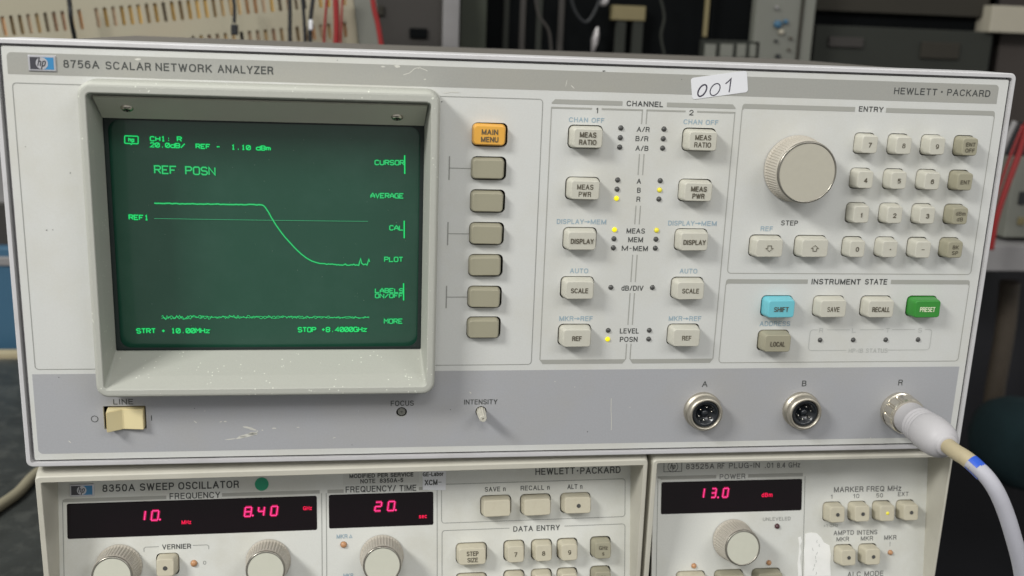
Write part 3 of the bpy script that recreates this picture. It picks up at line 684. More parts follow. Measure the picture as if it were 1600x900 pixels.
# stroke font of the display
SF = {'A': [[(0, 0), (0, 3), (2, 6), (4, 3), (4, 0)], [(0, 2.4), (4, 2.4)]], 'B': [[(0, 0), (0, 6), (3, 6), (4, 5), (4, 4), (3, 3), (0, 3)], [(3, 3), (4, 2), (4, 1), (3, 0), (0, 0)]],
      'C': [[(4, 5), (3, 6), (1, 6), (0, 5), (0, 1), (1, 0), (3, 0), (4, 1)]], 'D': [[(0, 0), (0, 6), (3, 6), (4, 5), (4, 1), (3, 0), (0, 0)]], 'E': [[(4, 6), (0, 6), (0, 0), (4, 0)], [(0, 3), (3, 3)]],
      'F': [[(4, 6), (0, 6), (0, 0)], [(0, 3), (3, 3)]], 'G': [[(4, 5), (3, 6), (1, 6), (0, 5), (0, 1), (1, 0), (4, 0), (4, 3), (2.4, 3)]], 'H': [[(0, 0), (0, 6)], [(4, 0), (4, 6)], [(0, 3), (4, 3)]],
      'L': [[(0, 6), (0, 0), (4, 0)]], 'M': [[(0, 0), (0, 6), (2, 3), (4, 6), (4, 0)]], 'N': [[(0, 0), (0, 6), (4, 0), (4, 6)]], 'O': [[(.8, 0), (0, .9), (0, 5.1), (.8, 6), (3.2, 6), (4, 5.1), (4, .9), (3.2, 0), (.8, 0)]],
      'P': [[(0, 0), (0, 6), (3, 6), (4, 5), (4, 4), (3, 3), (0, 3)]], 'R': [[(0, 0), (0, 6), (3, 6), (4, 5), (4, 4), (3, 3), (0, 3)], [(2, 3), (4, 0)]],
      'S': [[(4, 5), (3, 6), (1, 6), (0, 5), (0, 4), (1, 3), (3, 3), (4, 2), (4, 1), (3, 0), (1, 0), (0, 1)]], 'T': [[(0, 6), (4, 6)], [(2, 6), (2, 0)]], 'U': [[(0, 6), (0, 1), (1, 0), (3, 0), (4, 1), (4, 6)]],
      'V': [[(0, 6), (2, 0), (4, 6)]], '0': [[(1, 0), (0, 1), (0, 5), (1, 6), (3, 6), (4, 5), (4, 1), (3, 0), (1, 0)], [(.4, .6), (3.6, 5.4)]], '1': [[(1, 5), (2, 6), (2, 0)], [(1, 0), (3, 0)]],
      '2': [[(0, 5), (1, 6), (3, 6), (4, 5), (4, 4), (0, 0), (4, 0)]], '4': [[(3, 0), (3, 6), (0, 2), (4, 2)]], '8': [[(1, 3), (0, 4), (0, 5), (1, 6), (3, 6), (4, 5), (4, 4), (3, 3), (1, 3), (0, 2), (0, 1), (1, 0), (3, 0), (4, 1), (4, 2), (3, 3)]],
      'd': [[(4, 6), (4, 0), (1, 0), (0, 1), (0, 3), (1, 4), (4, 4)]], 'm': [[(0, 0), (0, 4), (2, 4), (2, 0)], [(2, 4), (3, 4), (4, 3), (4, 0)]], 'z': [[(0, 4), (4, 4), (0, 0), (4, 0)]], 'h': [[(0, 6), (0, 0)], [(0, 4), (3, 4), (3, 0)]], 'p': [[(0, -2), (0, 4), (3, 4), (3, 0), (0, 0)]],
      '/': [[(0, 0), (4, 6)]], '-': [[(.5, 3), (3.5, 3)]], '+': [[(.5, 3), (3.5, 3)], [(2, 1.2), (2, 4.8)]], '.': [[(1.7, 0), (2.3, 0)], [(1.7, .5), (2.3, .5)]], ':': [[(1.7, 4), (2.3, 4)], [(1.7, 1), (2.3, 1)]], ' ': []}
CN = -13.6
M['trace_halo'] = mat('painted_beam_halo', (36, 77, 60), 0.4, emit=(22, 92, 50), estr=0.55, spec=0.2)  # dim green emission painted as the glow around bright strokes
def beam(name, polys, w, m):
    polys = [P for P in polys if len(P) > 1]
    vf = merge(*[ribbon(P, w, .004 * i, False) for i, P in enumerate(polys)])
    V = [(a, b, crt_z(a, b) + .34 + c) for a, b, c in vf[0]]
    o = link(name, mesh(name, V, vf[1]), m, crt, F0.mat())
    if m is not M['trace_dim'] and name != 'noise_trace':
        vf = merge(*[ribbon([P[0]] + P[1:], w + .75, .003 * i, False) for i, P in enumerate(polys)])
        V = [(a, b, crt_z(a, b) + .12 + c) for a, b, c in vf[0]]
        link('beam_halo', mesh('beam_halo', V, vf[1]), M['trace_halo'], crt, F0.mat())  # broader ribbon below the stroke, a painted halo
    return o
def stroke_text(s, p0, p1, hpx, w, m):
    a = F0.U(p0[0], p0[1], CN); b = F0.U(p1[0], p1[1], CN); c = F0.U(p0[0], p0[1] + hpx, CN)
    H = c[1] - a[1]; n = len(s); pitch = (b[0] - a[0]) / (n - 0.28); polys = []
    for i, ch in enumerate(s):
        for st in SF[ch]:
            polys.append([(a[0] + pitch * (i + q[0] / 4 * .76), -(a[1] + (b[1] - a[1]) * i / max(1, n - 1)) + (q[1] / 6 - .5) * H) for q in st])
    beam('screen_text', polys, w, m)
def scr_path(pts): return [(lambda u: (u[0], -u[1]))(F0.U(x, y, CN)) for x, y in pts]
stroke_text('CH1: R', (234.5, 217), (283, 217.5), 6.6, .42, M['trace_hi'])
stroke_text('20.0dB/  REF -  1.10 dBm', (234.5, 226.5), (422, 231.5), 6.4, .42, M['trace_hi'])
stroke_text('REF POSN', (241.5, 265), (335.5, 267.5), 11.5, .50, M['trace'])
stroke_text('REF1', (201.5, 339.5), (231.5, 340.2), 6.8, .44, M['trace_hi'])
stroke_text('CURSOR', (586, 254), (631, 254.6), 6.8, .42, M['trace'])
stroke_text('AVERAGE', (579.5, 305.5), (630, 306.3), 6.8, .42, M['trace'])
stroke_text('CAL', (609, 356), (629.5, 356.3), 6.8, .42, M['trace'])
stroke_text('PLOT', (601, 405.3), (629, 405.6), 6.8, .42, M['trace'])
stroke_text('LABELS', (586.5, 454.2), (629.5, 454.5), 6.2, .42, M['trace'])
stroke_text('ON/OFF', (586.5, 462.4), (629, 462.4), 6.2, .42, M['trace'])
stroke_text('MORE', (600.5, 502.5), (628.5, 502.5), 6.8, .42, M['trace'])
stroke_text('STRT + 10.00MHz', (213, 518), (327, 516.6), 6.8, .44, M['trace_hi'])
stroke_text('STOP +8.4000GHz', (466, 515.2), (572.5, 514.8), 6.8, .44, M['trace_hi'])
stroke_text('hp', (200.5, 218.5), (209, 218.8), 5.5, .42, M['trace_hi'])
beam('screen_box', [scr_path([(194, 213.5), (195, 212.6), (214, 213.2), (215.2, 214.2), (215.4, 224), (214.2, 225), (206, 224.6), (204.5, 226), (203, 224.6), (195.2, 224.2), (194.2, 223.3), (194, 213.5)])], .40, M['trace_hi'])
for p, q in (((632.3, 243), (632.5, 272)), ((631.6, 345), (631.6, 372.5)), ((630.6, 443), (630.7, 470))): beam('softkey_mark', [scr_path([p, q])], .5, M['trace_hi'])
rnd = random.Random(3)
tr = [(241 + 4 * i, 317.7 + 0.011 * 4 * i + rnd.uniform(-.5, .5)) for i in range(42)] + [(409, 319.8), (412, 320.8), (415, 324), (420, 331.5), (424, 339), (428, 345.5), (431, 350.5), (436, 357.5), (440, 363), (445, 369.5), (450, 375), (455, 380.5), (460, 386), (465, 391), (471, 396.5), (478, 402), (483, 405), (487, 407.3), (494, 409.7), (500, 411.3), (507, 411.6)]
tr += [(511 + 2.2 * i, 412.4 + .05 * i + rnd.uniform(-1.2, 1.2)) for i in range(22)] + [(560.5, 414.5), (562, 409), (563.5, 404), (565, 411), (568, 413.5), (571, 412.5), (573.5, 414), (575, 409), (576.3, 405), (577.5, 409)]
beam('measured_trace', [scr_path(tr[:44])], .52, M['trace'])
beam('measured_trace', [scr_path(tr[43:])], .44, M['trace'])
beam('reference_line', [scr_path([(241 + 334 * i / 30, 341.3 + 4.4 * i / 30) for i in range(31)])], .22, M['trace_dim'])
for s in range(2):
    P = []
    for i in range(150):
        t = i / 149; amp = 2.6 * (1 - t) ** .8 + 1.3
        P.append((252 + 325 * t, 496.0 - 1.2 * math.sin(t * 3.1) + rnd.uniform(-amp, amp) * .8 + (1.0 if s else 0)))
    beam('noise_trace', [scr_path(P)], .24, M['trace'])
# stickers and chips of the analyzer
st = link('number_sticker', curve_sheet('number_sticker', rr(24.6, 9.0, 1.2, 4), [], 0, .15), M['sticker'], NA, F0.mat(290.4, 9.1, .08, 9.0), 'white sticker with handwritten 001')
def hand(pts, w): return ribbon(pts, w, .2)
def oval(cx, cy, a, b, sl, w):
    return ribbon([(cx + a * math.cos(t) + sl * b * math.sin(t), cy + b * math.sin(t)) for t in [2 * math.pi * i / 26 + 1.2 for i in range(28)]], w, .2)
link('handwriting', mesh('handwriting', *merge(oval(-7.7, -1.3, 1.75, 2.3, .45, .62), oval(-2.1, -1.6, 2.1, 2.4, .35, .45), hand([(2.6, .2), (4.0, 1.1), (5.2, 2.1), (5.0, 1.2), (4.2, -2.6), (3.9, -3.5)], .5))), M['pen'], st, F0.mat(290.4, 9.1, .08, 9.0))
chips = []
def chip(px, py, w, l, ang, fr=F0, z=.12):
    x, v = fr.U(px, py); a = math.radians(ang); n = 7; P = []
    for i in range(n):
        t = 2 * math.pi * i / n; r = rnd.uniform(.7, 1.15)
        u_, w_ = l / 2 * r * math.cos(t), w / 2 * r * math.sin(t)
        P.append((x + u_ * math.cos(a) - w_ * math.sin(a), -v + u_ * math.sin(a) + w_ * math.cos(a), z))
    return P, [tuple(range(n))]
for c in ((216, 92.5, .9, 2.8, 8), (598, 104, .7, 2, 0), (621, 103.5, 1.2, 3, -3), (655, 106, .4, 1.4, 40), (664, 124, .5, 1.0, 10), (885, 130, .3, 3.5, 80), (895, 136, .4, 2.5, -40), (710, 144, .5, 5, -2), (697, 145, .4, 3, 0),
          (305, 659, .5, 2, -40), (345, 659, .5, 1.4, 10), (352, 658.5, .7, 1.3, 0), (387, 668, 1.0, 5.4, -14), (395, 671, .8, 3.2, -10), (402, 673.5, .6, 1, 0), (410, 672, .5, 1, 0), (428, 669, .6, 2.2, 0), (466, 667.5, .5, 1.6, 0), (388, 680, 1.9, 8.6, 12), (395, 677.5, 1.6, 5.5, 4), (376, 683.5, 1.2, 5, 14), (360, 686, .5, 5.5, 7), (109, 690, .45, 1.5, -45),
          (735, 613.5, .5, 1.4, -45), (867, 596, .35, .8, 0), (898, 604.5, .35, .7, 0), (984, 636, .3, .9, -20), (1360, 684, .4, .6, 0), (320, 642, .3, .5, 0), (522, 684, .4, 1.8, 15), (560, 642, .3, .4, 0)):
    chips.append(chip(*c))
for pts in ([(955, 622), (954.6, 640), (955.5, 655), (955, 672)], [(630, 117), (640, 114), (648, 107), (655, 105.5), (664, 109), (668, 111)]):
    q = [F0.U(*p) for p in pts]; chips.append(ribbon([(a, -b) for a, b in q], .28, .12))
link('scratches', mesh('scratches', *merge(*chips)), M['chip'], fp, F0.mat())
dots = [chip(*c) for c in ((73, 359.5, .5, .6, 0), (82.5, 359, .4, .5, 0), (110, 270, .3, .9, 70), (40, 229, .4, .4, 0), (92, 589.5, .5, .5, 0), (527, 94, .4, .4, 0), (704, 640, .4, .5, 0), (304, 638, .4, .5, 0), (943, 111, .5, 1.6, 5), (550, 695, .35, .4, 0), (690, 159, .5, .6, 0), (1065, 124, .3, .4, 0), (918, 674.5, .5, .6, 0))]
link('specks', mesh('specks', *merge(*dots)), M['led_off'], fp, F0.mat())

# ================================================================== SWEEP OSCILLATOR
OSC = thing('sweep_oscillator', 'grey 8350A sweep oscillator mainframe with red digits, under the big screen instrument at left', 'sweep oscillator', W(136, 318, 20))
RFP = thing('plug_in_unit', 'plug-in unit with red 13.0 power display, slotted into the lower instrument at right', 'plug-in unit', W(350, 318, 20))
# panel outlines in local mm (x, v): v runs down the slanted panel
mh = []
mkeys_w = [(203.7, 17.5), (222.9, 17.5), (242.2, 17.5), (192.0, 40.0), (192.0, 54.6)]
mkeys_s = [(212.3, 39.9), (226.9, 39.9), (241.4 - .2, 39.9), (212.3, 54.6), (226.9, 54.6), (241.2, 54.6)]
mcol = 14.55
mkeys_s = [(x, v) for v in (39.8, 54.5) for x in (212.1, 226.5, 240.9 - .3)]
mkeys_o = [(254.7, 39.7), (254.7, 54.4)]
vern = (52.3, 39.5)
# measured positions for the numeric block
def lc(fr, pts): return [fr.U(*p) for p in pts]
mkeys_s = []
for row in (863.5, 903): pass
a7 = MP.U(736.5, 863.5); a8 = MP.U(809.5 - 3, 861.5); a9 = MP.U(849 + .0, 859.5); ag = MP.U(939, 856)
k7, k8, k9, kg = (192.0, 40.0), (212.1, 39.9), (226.4, 39.7), (254.6, 39.7)
k7 = (192.0, 40.0); x8 = MP.U(803, 862)[0]; x9 = MP.U(846, 860)[0]; x10 = MP.U(886, 858)[0]; xg = MP.U(938, 856)[0]
cols = (x8, x9, x10)
mkeys_s = [(x, v) for v in (39.7, 54.2) for x in cols]
mkeys_o = [(xg, 39.5), (xg, 54.0)]
mkeys_w = [(203.7, 17.5), (222.9, 17.5), (242.4, 17.5), (192.0, 40.0), (192.0, 54.6)]
mleds = [(63.9, 39.7), (131.9, 33.7)]
H1 = [rr(15.0, 10.0, 2.2, 4, x, -v) for x, v in mkeys_w] + [rr(10.3, 10.2, 2.1, 4, x, -v) for x, v in mkeys_s + mkeys_o + [vern]]
H1 += [circ(1.6, 14, x, -v) for x, v in mleds]
d1 = (8.8, 119.7, 10.1, 26.2); d2 = (125.2, 173.9, 9.9, 25.8)
H1 += [rl(*d1, .8, 2), rl(*d2, .8, 2)]
op = link('front_panel', curve_sheet('front_panel', rl(4.0, 270.6, -6, 116, .5, 1), H1, -1.5, 0), M['panel2'], OSC, MP.mat())
link('backing_plate', mesh('backing_plate', *box(3, 271, -117, 6, -9, -6)), M['void'], OSC, MP.mat())
pk = [(373.4, 28.0), (386.1, 28.0), (398.9, 28.0), (411.7, 28.0), (379.8, 49.8), (392.7, 49.8)]
p5 = [PP.U(1301, 800)[0], PP.U(1340, 798)[0], PP.U(1378, 796.5)[0], PP.U(1415, 795)[0]]
pk = [(p5[i] - .4, 27.9) for i in range(4)] + [(PP.U(1318, 866)[0] - .3, 49.7), (PP.U(1356, 864)[0] - .3, 49.7)]
pwk = [(300.7, 60.4), (320.2, 60.4), (339.6, 60.4)]
pleds = [(302.3, 53.0), (340.9, 52.8), (344.8, 34.5), (405.2, 49.8)]
H2 = [rr(10.0, 10.0, 2.1, 4, x, -v) for x, v in pk] + [rr(15, 10, 2.2, 4, x, -v) for x, v in pwk] + [circ(1.35, 14, x, -v) for x, v in pleds]
d3 = (285.1, 357.3, 11.0, 26.8); H2.append(rl(*d3, .8, 2))
pp_ = link('front_panel', curve_sheet('front_panel', rl(281.0, 425.0, -6, 116, .5, 1), H2, -1.5, 0), M['panel2'], RFP, PP.mat())
link('backing_plate', mesh('backing_plate', *box(281, 425, -117, 6, -9, -6)), M['void'], RFP, PP.mat())
# cast bezels: front face, slanted recess walls, body behind
def cast_bezel(fr, x0, x1, ix0, ix1, iv0, jx0, jx1, parent, top=-2.5):
    # front rim cross-section swept as loops from the outside to the inside of the recess
    v1 = 132
    LP = [(rl(x0, x1, top, v1, 2.0), -22), (rl(x0, x1, top, v1, 2.0), -6.5), (rl(x0 + .2, x1 - .2, top + .6, v1 - .5, 2.2), -4.0), (rl(x0 + .5, x1 - .5, -.2, v1 - 2, 2.0), -.45), (rl(x0 + .9, x1 - .9, .3, v1 - 3, 1.6), 0),
          (rl(ix0 - .2, ix1 + .2, iv0 - .3, v1 - 5, .8), 0), (rl(ix0, ix1, iv0, v1 - 5.2, .6), -.3), (rl(jx0, jx1, iv0 + .3, v1 - 6, .5), -26)]
    return link('cast_bezel', ring_mesh(None, LP), M['bezel2'], parent, fr.mat())
cast_bezel(MB, 1.9, 272.3, 4.8, 269.8, 2.8, 5.2, 269.4, OSC)
cast_bezel(PB, 273.7, 424.6, 276.3, 422.8, 1.7, 281.6, 424.6, RFP)
link('cabinet', mesh('cabinet', *box(1.5, 272.5, -131, 1.5, -420, -26)), M['cover'], OSC, MB.mat())
link('cabinet', mesh('cabinet', *box(275, 425.6, -131, .5, -420, -26)), M['cover'], RFP, PB.mat())
# display windows
def window(fr, d, parent):
    return link('display_window', mesh('display_window', *loft([(rl(*d, .8, 3), -1.4), (rl(*d, .8, 3), .15), (rl(d[0] + .25, d[1] - .25, d[2] + .25, d[3] - .25, .7, 3), .35)])), M['window'], parent, fr.mat())
w1 = window(MP, d1, OSC); w2 = window(MP, d2, OSC); w3 = window(PP, d3, RFP)
SEG = {'0': 'abcdef', '1': 'bc', '2': 'abged', '3': 'abgcd', '4': 'fgbc', '8': 'abcdefg'}
def digit(ch, fr, px0, px1, py0, py1, win, dot=None):
    a = fr.U(px0, py1); b = fr.U(px1, py0)
    x0, y0, x1, y1 = a[0], -a[1], b[0], -b[1]; sl = .13 * (y1 - y0); ym = (y0 + y1) / 2
    x1 -= sl
    X = lambda x, y: (x + sl * (y - y0) / (y1 - y0), y)
    if ch == '1': x0 = x1 - .01
    Sg = {'a': [X(x0, y1), X(x1, y1)], 'b': [X(x1, y1), X(x1, ym)], 'c': [X(x1, ym), X(x1, y0)], 'd': [X(x0, y0), X(x1, y0)], 'e': [X(x0, ym), X(x0, y0)], 'f': [X(x0, y1), X(x0, ym)], 'g': [X(x0, ym), X(x1, ym)]}
    def shrink(P, t):
        (ax, ay), (bx, by) = P; L_ = math.hypot(bx - ax, by - ay); ux, uy = (bx - ax) / L_ * t, (by - ay) / L_ * t
        return [(ax + ux, ay + uy), (bx - ux, by - uy)]
    segs = [shrink(Sg[s], .02) for s in SEG[ch]]
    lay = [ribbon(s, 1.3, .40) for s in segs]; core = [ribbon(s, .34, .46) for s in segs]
    if dot:
        q = fr.U(*dot); lay.append(([(p[0], p[1], .40) for p in circ(.62, 12, q[0], -q[1])], [tuple(range(12))])); core.append(([(p[0], p[1], .46) for p in circ(.36, 10, q[0], -q[1])], [tuple(range(10))]))
    # overlapping ribbons are stepped so no two share a plane
    def step(L_, dz):
        return [([(v[0], v[1], v[2] + i * dz) for v in V_], F_) for i, (V_, F_) in enumerate(L_)]
    o = link('digit_glow', mesh('digit_glow', *merge(*step(lay, .006))), M['digit_halo'], win, fr.mat())  # wider ribbons under the segments carry the painted glow
    return link('digit', mesh('digit', *merge(*step(core, .006))), M['digit'], win, fr.mat())
digit('1', MP, 218, 227.5, 798, 812.5, w1); digit('0', MP, 236.5, 248.5, 797.5, 812.5, w1, (250.2, 811.3))
digit('8', MP, 382, 393.5, 792, 806.5, w1, (395, 805)); digit('4', MP, 403, 413.5, 791.5, 805.5, w1); digit('0', MP, 423, 434, 790.5, 805, w1)
digit('2', MP, 585.5, 596.5, 784, 798, w2); digit('0', MP, 605.5, 617, 783, 797.5, w2, (618.3, 796.5))
digit('1', PP, 1090, 1100.5, 763, 777.5, w3); digit('3', PP, 1110.5, 1119, 763, 776.8, w3, (1121.5, 776.8)); digit('0', PP, 1128.5, 1138, 762.5, 776.5, w3)
def unit(s, fr, p0, p1, h, win): text(s, fr, p0, p1, h, M['digit_unit'], win, z=.45, bold=.03)
M['digit_unit'] = mat('led_unit', (120, 0, 30), 0.5, emit=(235, 14, 70), estr=1.0)
unit('MHz', MP, (284, 816), (299, 815), 6, w1); unit('GHz', MP, (473.5, 794), (487.5, 793.2), 6, w1); unit('sec', MP, (654.5, 806.5), (667, 805.8), 6.5, w2); unit('dBm', PP, (1189.5, 773), (1206.5, 772.8), 6.5, w3)
# printed parts of the oscillator panel
def T1(s, p0, p1, h, m='ink', bold=.012, sp=1.06, z=.1): return text(s, MP, p0, p1, h, M[m], op, bold=bold, spacing=sp, z=z)
def T2(s, p0, p1, h, m='ink2', bold=.004, sp=1.06): return text(s, PP, p0, p1, h, M[m], pp_, bold=bold, spacing=sp)
badge(MP, 10.2, 20.8, 1.2, 6.9, op)
T1('8350A', (160, 763), (211, 761.5), 11.5, bold=.015, sp=1.1); T1('SWEEP', (218.5, 761), (272, 759.5), 11.5, bold=.015, sp=1.1); T1('OSCILLATOR', (278.5, 759), (373.5, 756.5), 11.5, bold=.015, sp=1.1)
T1('HEWLETT', (836.5, 736.5), (898, 735.6), 10.5, bold=.012); T1('PACKARD', (906.5, 735.2), (969.5, 734), 10.5, bold=.012)
q = MP.U(902.3, 735.5); sheet('lettering', circ(.42, 10, q[0], -q[1]), .1, M['ink'], op, MP)
T1('FREQUENCY', (265, 775), (344, 773.2), 9.6, bold=.01); T1('FREQUENCY/', (540, 764.5), (618.5, 763), 9.6); T1('TIME', (624, 762.8), (650.5, 762), 9.6)
T1('MODIFIED PER SERVICE', (546, 743.5), (646, 741.5), 6.5, bold=.04); T1('NOTE: 8350A-5', (563, 751.8), (630, 750), 6.8, bold=.03)
T1('SAVE n', (757.5, 764.5), (790, 763.8), 7.4); T1('RECALL n', (813.5, 762.5), (859, 761.6), 7.4); T1('ALT n', (886.5, 760.6), (910, 760), 7.4)
T1('DATA ENTRY', (802, 826), (874.5, 824.4), 8.4, bold=.015)
T1('VERNIER', (253.5, 854.5), (298.5, 853.2), 7.8); T1('0', (317.5, 879.2), (322.2, 879), 6, 'thin'); T1('MKR', (526, 838.3), (543, 837.8), 6.6, 'blue_ink'); T1('MKR', (536.5, 899.5), (552, 899), 6.6, 'blue_ink'); T1('\u0394', (545.5, 837.7), (550.5, 837.5), 6, 'blue_ink')
g = [([(7.8, -9.4), (7.8, -8.9)] + [(8.6, -8.6), (MP.U(260, 775)[0], -8.6)], 1.6, False), ([(MP.U(347, 772)[0], -8.3), (121.0, -8.3)], 1.6, False),
     ([(124.6, -8.3), (MP.U(537, 765)[0], -8.3)], 1.6, False), ([(MP.U(654.5, 761)[0], -8.3), (175.0, -8.3)], 1.6, False)]
for q_ in g: lines('printed_rule', [q_], M['rule'], op, MP)
g = [([(7.0, -9.2), (7.0, -115)], .32, False), ([(121.9, -9.0), (121.9, -115)], .32, False), ([(124.0, -9.0), (124.0, -115)], .32, False), ([(175.7, -9.0), (175.7, -115)], .32, False),
     (rbox(177.8, 267.0, 6.6, 25.2, 1.4), .3, True),
     ([(MP.U(796, 826)[0], -28.8)] + arc(179.4, -30.2, 1.4, 90, 180) + [(178.0, -115)], .3, False), ([(MP.U(882, 824)[0], -28.8)] + arc(265.7, -30.2, 1.4, 90, 0) + [(267.1, -115)], .3, False),
     ([(41.9, -33.4), (41.9, -31.9), (42.6, -31.3), (48.5, -31.3)], .28, False), ([(63.5, -31.3), (69.8, -31.3), (70.6, -31.9), (70.6, -33.4)], .28, False)]
lines('printed_outline', g, M['thin'], op, MP)
x_, v_ = MP.U(409, 757)
link('round_sticker', curve_sheet('round_sticker', circ(3.1, 28), [], 0, .15), M['greendot'], OSC, MP.mat(x_, v_ - .2, .06), 'round green sticker')
qa = MP.U(660, 737.5); qb = MP.U(697, 765)
sx0, sx1 = MP.U(660.5, 755)[0], MP.U(697.5, 755)[0]; sv1 = MP.U(680, 764.5)[1]
ss = link('paper_sticker', curve_sheet('paper_sticker', [(sx0, -sv1), (sx1 - .4, -sv1 - .5), (sx1, 3.2), (sx0 - .2, 3.0)], [], .12, .3), M['sticker'], OSC, MP.mat(), 'white paper sticker reading XCM')
text('XCM', MP, (663.5, 754), (683.5, 753), 8.5, M['ink'], ss, z=.34, bold=.03); text('GE-Labor', MP, (660.5, 741), (693, 740), 6.5, M['ink'], ss, z=.34, bold=.03)
q0 = MP.U(684.8, 753.2); q1 = MP.U(690, 753)
link('lettering', mesh('lettering', *ribbon([(q0[0], -q0[1]), (q1[0], -q1[1])], .28, .34)), M['ink'], ss, MP.mat())
nx0, nx1 = MP.U(536, 752)[0], MP.U(655, 752)[0]; nv = MP.U(590, 756)[1]
link('service_note', curve_sheet('service_note', [(nx0, -nv), (nx1, -nv), (nx1, 4), (nx0, 4)], [], 0.02, .07), M['panel'], OSC, MP.mat(), 'small printed service note')
# keys of the oscillator
for i, (x, v) in enumerate(mkeys_w):
    o = key(MP, x, v, 'wide_low', 'cream2', [('STEP', 5.6), ('SIZE', 5.0)] if i == 3 else None, OSC)
    if i == 2:
        link('key_lamp', mesh('key_lamp', [(x + p[0] + .4, -v + p[1], 6.2) for p in circ(1.0, 18)], [tuple(range(18))]), M['led_off'], o, MP.mat())
for (x, v), t in zip(mkeys_s, ('7', '8', '9', '', '', '')): key(MP, x, v, 'square_low', 'cream2', [(t, 1.5)] if t else None, OSC, th=2.2)
for (x, v), t in zip(mkeys_o, ([('GHz', 4.2), ('s', 1.0)], [('MHz', 4.6), ('ms', 2.4)])): key(MP, x, v, 'square_low', 'olive', t, OSC, 'olive grey key', th=1.9, bold=.01)
o = key(MP, vern[0], vern[1], 'square_low', 'cream2', None, OSC)
link('key_lamp', mesh('key_lamp', [(vern[0] + p[0], -vern[1] + p[1], 6.4) for p in circ(1.0, 18)], [tuple(range(18))]), M['led_off'], o, MP.mat())
for x, v in mleds: led(MP, x, v, 'led_amber', OSC, r=1.5, up=1.4, label='amber lamp')
for x, v in ((31.0, 39.6), (97.4, 39.8), (149.6, 39.8)): knob(MP, x, v, 10.0, 8.5, 14.0, OSC, 168)
# plug-in unit details
def thin_box(v): return rbox(*v)
g = [([(284.0, -9.2), (284.0, -8.9), (PP.U(1119, 745)[0], -8.9)], 1.7, False), ([(PP.U(1169, 744)[0], -8.9), (357.6, -8.9)], 1.7, False)]
for q_ in g: lines('printed_rule', [q_], M['rule'], pp_, PP)
lines('printed_outline', [([(283.3, -9.6), (283.3, -115)], .3, False), ([(358.8, -9.6), (358.8, -115)], .3, False)], M['thin'], pp_, PP)
T2('POWER', (1124.5, 744.8), (1164.5, 744), 7.8)
T2('83525A', (1072, 729), (1116, 728), 8.5); T2('RF', (1121, 728), (1132, 727.8), 8.5); T2('PLUG-IN', (1139, 727.6), (1187, 726.6), 8.5); T2('.01', (1195, 727), (1208, 726.8), 8); T2('8.4', (1214, 727), (1227, 726.7), 8); T2('GHz', (1232, 726.4), (1250, 726.2), 8)
T2('MARKER', (1303, 765), (1349, 764.2), 8.5, bold=.008); T2('FREQ', (1354, 764), (1381.5, 763.5), 8.5, bold=.008); T2('MHz', (1387, 763.2), (1408, 762.8), 8.5, bold=.008)
T2('1', (1298, 776), (1300.5, 776), 6.5); T2('10', (1333, 775), (1342.5, 775), 6.5); T2('50', (1369, 774), (1379.5, 773.8), 6.5); T2('EXT', (1403, 772), (1419.5, 771.6), 6.5)
T2('>1 GHz', (1287, 821.5), (1309, 821), 4.5, 'thin', bold=0); T2('UNLEVELED', (1192, 811), (1235, 810.2), 5.5, 'thin', bold=0)
T2('AMPTD', (1302.5, 832.6), (1334, 832), 7.2, bold=.006); T2('INTENS', (1339, 831.8), (1370.5, 831.4), 7.2, bold=.006)
T2('MKR', (1307, 842.4), (1326.5, 842), 7); T2('MKR', (1345, 841.2), (1364, 841), 7); T2('MKR', (1381.5, 839.8), (1400.5, 839.6), 7)
T2('ALC MODE', (1324, 897), (1380, 896), 8)
q = PP.U(1390.5, 849.5); lines('printed_bracket', [([(q[0], -q[1] + 1.0), (q[0], -q[1] - 1.4)], .28, False)], M['thin'], pp_, PP)
# outline emblem left of the plug-in's name
ea, eb = PP.U(1037.5, 722), PP.U(1065, 736.5)
cx, cy = (ea[0] + eb[0]) / 2, -(ea[1] + eb[1]) / 2; hw, hh_ = (eb[0] - ea[0]) / 2, (eb[1] - ea[1]) / 2
em = [([(cx - hw, cy - hh_), (cx + hw, cy - hh_), (cx + hw, cy + hh_), (cx - hw, cy + hh_)], .28, True), (circ(hh_ + .1, 24, cx, cy), .28, True),
      ([(cx - .4, cy + 1.9), (cx - 1.3, cy - .9)], .35, False), ([(cx - 1.0, cy + .3), (cx - .4, cy + .8), (cx - .1, cy + .4), (cx - .4, cy - .9)], .35, False), ([(cx + .7, cy + .9), (cx - .1, cy - 1.9)], .35, False), ([(cx + .7, cy + .8), (cx + 1.3, cy + .5), (cx + 1.0, cy - .7), (cx + .3, cy - .9)], .35, False)]
em = [(p, w, c) for p, w, c in em]
lines('printed_emblem', em, M['ink'], pp_, PP)
for i, (x, v) in enumerate(pk):
    o = key(PP, x, v, 'square_low', 'cream2', None, RFP)
    if i == 2: led(PP, x + .1, v, 'led_dim', o, r=.95, n=5.9, name='key_lamp', label='lit yellow lamp')
    else: link('key_lamp', mesh('key_lamp', [(x + p[0] + .1, -v + p[1], 6.4) for p in circ(.95, 18)], [tuple(range(18))]), M['led_off'], o, PP.mat())
for i, (x, v) in enumerate(pwk): key(PP, x, v, 'wide_low', 'cream2' if i == 0 else 'olive', None, RFP, 'olive grey key' if i else None)
for i, (x, v) in enumerate(pleds): led(PP, x, v, 'led_red' if i == 2 else 'led_amber', RFP, r=1.25, up=1.4, label='dark red lamp' if i == 2 else 'amber lamp')
knob(PP, 321.8, 40.4, 10.0, 8.5, 14.5, RFP, 168)
tl = [PP.U(*p) for p in ((1258, 834), (1268, 832), (1276, 833), (1283, 840), (1287, 847), (1296, 852), (1298, 866), (1297, 880), (1298, 900), (1256, 900), (1257, 880), (1256, 860), (1258, 848))]
